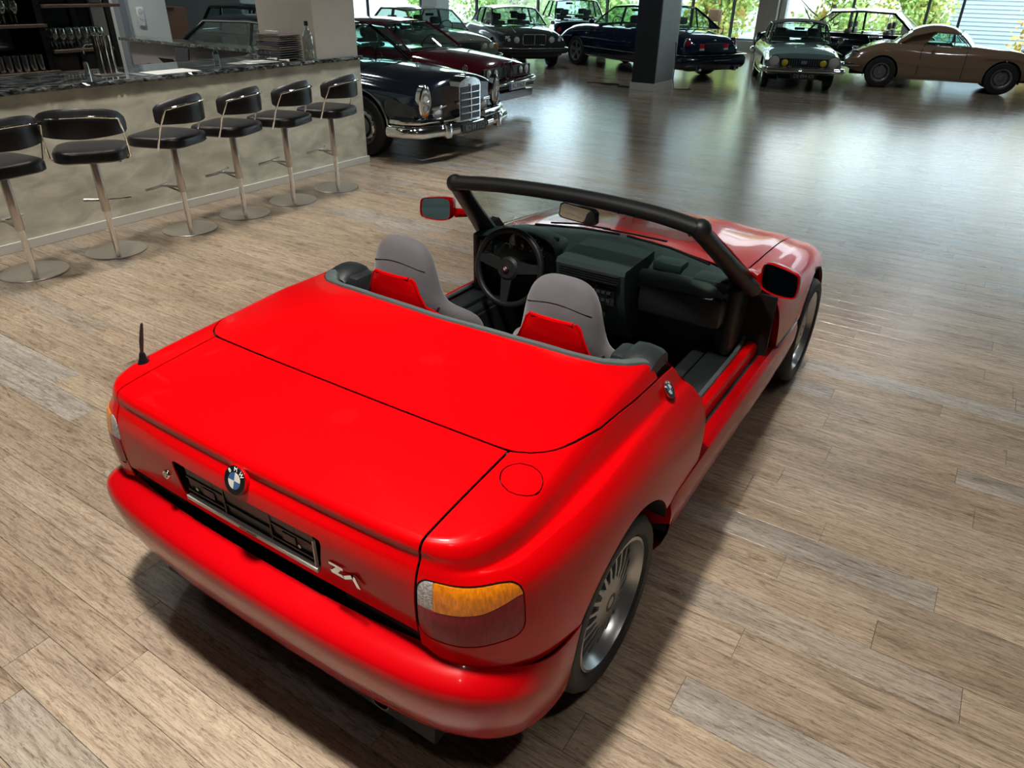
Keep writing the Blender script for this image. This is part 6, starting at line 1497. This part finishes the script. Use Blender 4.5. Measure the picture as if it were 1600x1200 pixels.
def coupe_beige():
    T = thing('coupe', 'beige rounded vintage coupe with wire wheels, seen from its right side', 'car')
    car_body(T, [(-3.18, .42, .56, .60, .50, .54, .40), (-3.02, .34, .70, .72, .60, .66, .54), (-2.7, .28, .84, .84, .66, .72, .58), (-2.388, .24, .92, .90, .70, .74, .58), (-2.0, .22, .90, .95, .70, .735, .60), (-1.6, .20, .86, .96, .69, .73, .62), (-1.0, .20, .84, .95, .69, .73, .63), (-.5, .20, .86, .93, .70, .73, .62), (0, .22, .86, .86, .70, .74, .60), (.35, .28, .80, .78, .68, .735, .56), (.62, .34, .70, .68, .62, .68, .50), (.75, .42, .58, .60, .52, .58, .40)], 'paint_beige', [(0, .32, .355), (-2.388, .32, .355)])
    for s in (1, -1):
        for y in (0, -2.388): old_wheel(T, s * .64, y, .322, s, 'wire', .16)
        door_seams(T, .730, (-.78,), .26, .82, s); door_seams(T, .728, (-1.66,), .30, .84, s)
        lamp(T, s * .60, -3.05, .70, .04, 'tail_lamp', 'lamp_ruby', d=-1, depth=.12); lamp(T, s * .52, .64, .62, .085, depth=.1)
        MB().ball((s * .76, -1.40, .90), .055, 14, 8, (1, .8, .8)).tube([(s * .70, -1.40, .85), (s * .75, -1.40, .89)], .008, 6).build('door_mirror', 'chrome', T)
        MB().tube([(s * .742, -.45, .70), (s * .75, .1, .72), (s * .74, .32, .66)], .006, 5).build('wing_crease', 'paint_beige', T)
        MB().tube([(s * .25, -2.72, .88), (s * .25, -2.78, .98), (s * .25, -2.50, 1.0), (s * .25, -2.45, .93)], .010, 6).build('luggage_hoop', 'chrome', T)
    MB().tube([(-.25, -2.78, .98), (.25, -2.78, .98)], .010, 6).build('luggage_bar', 'chrome', T)
    bumper(T, .88, .66, .44, .09, .3); bumper(T, -3.30, .62, .44, .09, .3, d=-1)
    for s in (1, -1): MB().box((s * .30, -3.40, .36), (s * .36, -3.33, .54), .02).build('overrider', 'chrome', T)
    # rounded roof
    G = bpy.data.objects.new('roof_group', None); link(G, T)
    ks = [-2.22, -2.10, -1.92, -1.65, -1.35, -1.10, -.98]; zz = [.90, 1.02, 1.17, 1.265, 1.285, 1.245, 1.19]; ww = [.50, .53, .56, .575, .575, .565, .555]
    v = []; yy = np.linspace(ks[0], ks[-1], 25); nx = 17
    for y in yy:
        z = float(cr(ks, zz, y)); w_ = float(cr(ks, ww, y)); zl = float(lin(y, [-2.22, -2.05, -1.9, -1.5, -1.1, -.98], [.88, .94, 1.06, 1.16, 1.15, 1.12]))
        for j in range(nx): s = -1 + 2 * j / (nx - 1); v.append((s * w_ * (1 + .05 * abs(s) ** 4), y, zl + (z - zl) * (1 - abs(s) ** 3.2)))
    v = np.array(v); fc = grid_faces(25, nx, False)
    # rear window openings left out of the roof
    def keep(q):
        c = v[list(q)].mean(axis=0); return not (-2.14 < c[1] < -1.90 and abs(c[0]) < .44)
    w2, g2 = shell(v, [q for q in fc if keep(q)], .02); MB().add(w2, g2).build('roof', 'paint_beige', G, True, 60)
    meshobj('rear_window', v + np.array([0, .01, -.01]), [q for q in fc if not keep(q)], 'windscreen_glass', G, True)
    for s in (1, -1):
        # panel behind the door glass, and glass
        a = [(-2.20, .88), (-1.66, .87), (-1.60, .95), (-1.50, 1.10), (-1.42, 1.16), (-1.60, 1.165), (-1.90, 1.07), (-2.05, .95)]
        MB().prism(a, .02, (s * .605, 0, 0), (0, 1, 0), (-s * .10, 0, 1), (-s, 0, 0)).build('rear_pillar', 'paint_beige', G, True)
        g = [(-1.66, .87), (-.80, .90), (-.98, 1.13), (-1.42, 1.16), (-1.50, 1.10)]
        MB().prism(g, .004, (s * .60, 0, 0), (0, 1, 0), (-s * .10, 0, 1), (-s, 0, 0)).build('side_glass', 'windscreen_glass', G, smooth=False)
        MB().tube([(s * .605, -1.05, .90), (s * .585, -1.08, 1.13)], .010, 6).tube([(s * .61, -1.64, .88), (s * .60, -1.50, 1.10), (s * .585, -1.42, 1.155), (s * .58, -1.0, 1.13), (s * .60, -.78, .90)], .010, 6).build('window_frame', 'chrome', G)
        MB().tube([(s * .60, -.72, .90), (s * .56, -.96, 1.12)], .014, 8).build('screen_pillar', 'chrome', G)
    vv = []
    for i in range(13):
        s = -1 + 2 * i / 12; k = .16 * (1 - s * s); vv += [(s * .60, -.72 + k, .90), (s * .58, -.83 + k, 1.04), (s * .55, -.97 + k * .7, 1.14 + .05 * (1 - s * s))]
    meshobj('windscreen', vv, grid_faces(13, 3), 'windscreen_glass', G, True)
    MB().tube([vv[3 * i] for i in range(13)], .009, 6).tube([vv[3 * i + 2] for i in range(13)], .009, 6).build('screen_frame', 'chrome', G)
    for x in (-.28, .28): MB().box((x - .2, -1.72, .45), (x + .2, -1.58, .98), .05).build('seat_back', 'leather_tan', G)
    place(T, 1.10, 18.75, 10.0); return T
def red_car():
    T = thing('roadster_body', 'dark red vintage car at the right edge behind the beige coupe', 'car')
    T.name = 'vintage_car'
    car_body(T, [(-3.6, .36, .74, .76, .6, .64, .5), (-3.3, .30, .90, .93, .72, .80, .68), (-2.6, .26, .94, .97, .78, .86, .76), (-1.3, .24, .93, .97, .80, .87, .78), (0, .26, .92, .97, .78, .86, .74), (.6, .34, .84, .88, .72, .80, .66), (.8, .42, .74, .78, .66, .70, .56)], 'paint_red_dark', [(0, .32, .36), (-2.7, .32, .36)])
    for s in (1, -1):
        for y in (0, -2.7): old_wheel(T, s * .75, y, .32, s, 'cap')
        flank_line(T, s, [(.80, -3.2, .93), (.84, -1.5, .955), (.80, 0, .95)], .010)
    bumper(T, .92, .84, .45, .1, .5); bumper(T, -3.72, .84, .45, .1, .5, d=-1)
    greenhouse(T, (-.55, .76, .96), (-1.0, .64, 1.36), (-2.1, .62, 1.36), (-2.6, .72, .96), 'paint_red_dark', 'paint_red_dark', [(-1.5, .03, 'body')])
    place(T, 5.0, 21.3, 1.0); return T
def limousine_behind_bar():
    T = thing('limousine', 'black vintage limousine seen across the bar, between the cardboard box and the cream pillar', 'car')
    car_body(T, [(-3.9, .40, .76, .80, .66, .70, .60), (-3.7, .34, .84, .90, .76, .82, .72), (-3.0, .26, .90, .95, .82, .88, .80), (-1.4, .24, .90, .95, .84, .89, .82), (-.4, .24, .90, .97, .84, .88, .78), (.4, .28, .84, .93, .80, .85, .72), (.8, .40, .74, .80, .72, .76, .64)], 'paint_black', [(0, .33, .38), (-3.0, .33, .38)])
    for s in (1, -1):
        for y in (0, -3.0): old_wheel(T, s * .78, y, .33, s, 'cap')
        flank_line(T, s, [(.86, .2, .86), (.88, -1.6, .87), (.86, -3.4, .86)], .01)
    bumper(T, .92, .86, .45, .12, .5); bumper(T, -4.0, .86, .45, .12, .5, d=-1)
    greenhouse(T, (-.50, .80, .94), (-.98, .68, 1.44), (-2.95, .68, 1.45), (-3.30, .78, .95), 'paint_black', 'paint_black', [(-1.45, .03, 'body'), (-1.60, .010, 'chrome'), (-2.52, .032, 'body')], crown=.06, glass='windscreen_glass', pr=.03)
    place(T, -11.6, 10.65, 0); T.scale = (.92, .92, .92); return T
limousine_black(); coupe_burgundy(); coupe_olive(); saloon_racing(); saloon_navy_rear(); saloon_navy(); convertible_mint(); saloon_twotone(); coupe_beige(); red_car(); limousine_behind_bar()

# cables and clutter by the black pillar
t = tag(MB().tube([(-5.8, 13.95, .012), (-5.95, 13.99, .012), (-6.0, 13.82, .014), (-6.25, 13.9, .012), (-6.0, 14.1, .014), (-5.85, 14.0, .02), (-6.0, 13.9, .025), (-6.4, 14.0, .012), (-6.6, 13.9, .012)], .012, 6).build('cable', 'black_trim'), 'coiled black cable on the floor left of the black pillar', 'cable')
t = tag(MB().box((-5.75, 13.72, .001), (-5.45, 13.80, .03), .01).build('power_strip', 'black_trim'), 'flat black power box lying at the left foot of the black pillar', 'power strip')
t = tag(MB().tube([(-4.79, 14.4, .9), (-4.77, 14.45, .5), (-4.72, 14.3, .2), (-4.60, 14.1, .012), (-4.3, 14.3, .012), (-4.45, 14.6, .012)], .010, 6).build('cable', 'black_trim'), 'black cable hanging down the right side of the black pillar', 'cable')

# ================================================================ outside the windows
pm('asphalt', (.30, .30, .29), .9); pm('siding_white', (.72, .76, .80), .7); pm('siding_blue', (.50, .60, .68), .6); pm('roof_tile', (.30, .28, .28), .8); pm('bark', (.12, .10, .08), .9)
pm('leaf_green', (.30, .52, .14), .6); pm('leaf_yellow', (.70, .66, .16), .6); pm('leaf_orange', (.80, .45, .12), .6); pm('leaf_lime', (.48, .66, .20), .6)
tag(MB().box((-60, YB + .26, -.35), (40, 90, -.2)).build('ground', 'asphalt', smooth=False), kind='structure')
def siding_house(name, label, x0, x1, y, z1, mt, pitch, step=.18, win=()):
    T = thing(name, label, 'building', (x0, y, -.2))
    w_ = x1 - x0
    MB().box((0, .05, 0), (w_, 6, z1)).build('wall_core', mt, T, smooth=False)
    n = int(z1 / step); me = None
    for k in range(n):
        if me is None:
            o = MB().add([(0, 0, 0), (w_, 0, 0), (w_, .04, step), (0, .04, step), (0, .05, 0), (w_, .05, 0)], [(0, 1, 2, 3), (0, 4, 5, 1)]).build('siding_board', mt, T, smooth=False); me = o.data
        else: o = link(bpy.data.objects.new('siding_board', me), T)
        o.location = (0, 0, k * step)
    for (a, b, c, d) in win:
        f = MB().box((a, -.05, c), (b, .01, d)).build('window_frame', 'frame_white', T, smooth=False); MB().box((a + .08, -.06, c + .08), (b - .08, -.045, d - .08)).build('pane', 'frame_grey', f, smooth=False)
    MB().prism([(-.3, 0), (w_ + .3, 0), (w_ + .3, .15), (-.3, .15)], 6.6, (0, -.3, z1), (1, 0, 0), (0, -.0, 1), (0, 1, pitch)).build('roof', 'roof_tile', T, smooth=False)
siding_house('house', 'white clapboard house outside the middle windows', -18.5, -9.5, 36, 7.5, 'siding_white', .15, .25, [(6.9, 8.1, 1.9, 2.7), (3.0, 4.2, 3.5, 4.8)])
siding_house('shed', 'pale blue hall of horizontal boards outside the right windows', -1.2, 14, 33, 3.1, 'siding_blue', .3, .14)
def tree(label, x, y, h, r, cols, n=5200, seed=1, zc=None):
    random.seed(seed); T = thing('tree', label, 'tree', (x, y, -.2))
    tm = MB().tube([(0, 0, 0), (.05, 0, h * .3), (-.05, .05, h * .6)], [.16, .13, .06], 8)
    for k in range(14):
        a = random.uniform(0, 2 * PI); z = random.uniform(.1, .75) * h; tm.tube([(0, 0, z * .8), (r * .45 * math.cos(a), r * .45 * math.sin(a), z + .3), (r * .8 * math.cos(a + .2), r * .8 * math.sin(a + .2), z + .9)], [.05, .03, .012], 5)
    tm.build('trunk', 'bark', T)
    cl = []
    for k in range(46):
        a = random.uniform(0, 2 * PI); zz = random.uniform(.06, 1.0); rr = r * math.sqrt(random.random()) * (1.05 - .35 * zz); cl.append((rr * math.cos(a), rr * math.sin(a), zz * h, random.uniform(.45, .95)))
    for ci, (mt, share) in enumerate(cols):
        v = []; f = []
        for k in range(int(n * share)):
            c = random.choice(cl[ci::len(cols)] if len(cols) > 1 and random.random() < .6 else cl); d = Vector((random.gauss(0, 1), random.gauss(0, 1), random.gauss(0, .8))); d = d.normalized() * c[3] * random.random() ** .4
            p = Vector(c[:3]) + d; s = random.uniform(.06, .13); u = Vector((random.gauss(0, 1), random.gauss(0, 1), random.gauss(0, 1))).normalized(); w_ = u.orthogonal().normalized(); q = len(v)
            v += [tuple(p - u * s), tuple(p + w_ * s * .6), tuple(p + u * s), tuple(p - w_ * s * .6)]; f.append((q, q + 1, q + 2, q + 3))
        o = meshobj('foliage', v, f, mt, T, False); o['kind'] = 'stuff'
tree('autumn tree outside between the navy saloon and the mint convertible', -8.9, 29.5, 3.4, 1.3, [('leaf_lime', .6), ('leaf_yellow', .34), ('leaf_orange', .06)], 5200, 3)
tree('broad yellow-green tree behind the two-tone saloon', -5.3, 32.0, 3.8, 1.9, [('leaf_lime', .62), ('leaf_yellow', .32), ('leaf_orange', .06)], 7000, 5)
tree('yellow-green tree at the left of the pale blue hall', -1.9, 29.4, 3.0, .8, [('leaf_yellow', .5), ('leaf_lime', .5)], 3400, 8)
tree('orange tree at the right edge outside', 2.3, 29.2, 2.6, .9, [('leaf_orange', .5), ('leaf_yellow', .5)], 3000, 9)
tree('green tree outside behind the olive coupe', -25.0, 32, 5, 2.6, [('leaf_green', .5), ('leaf_lime', .5)], 6000, 12)
tree('green tree outside left of the dark green coupe', -19.4, 30, 3.8, 2.0, [('leaf_green', .45), ('leaf_lime', .55)], 6000, 14)
tree('green tree outside above the navy saloon', -14.6, 31, 3.4, 1.5, [('leaf_green', .5), ('leaf_lime', .5)], 3500, 15)
tag(MB().box((-8.75, 27.5, .75), (-8.35, 27.9, 1.15), .03).tube([(-8.3, 27.6, -.2), (-8.35, 27.6, 1.1)], .04, 8).build('trailer_box', 'cardboard'), 'brown wooden box beyond the window behind the navy saloon', 'box')
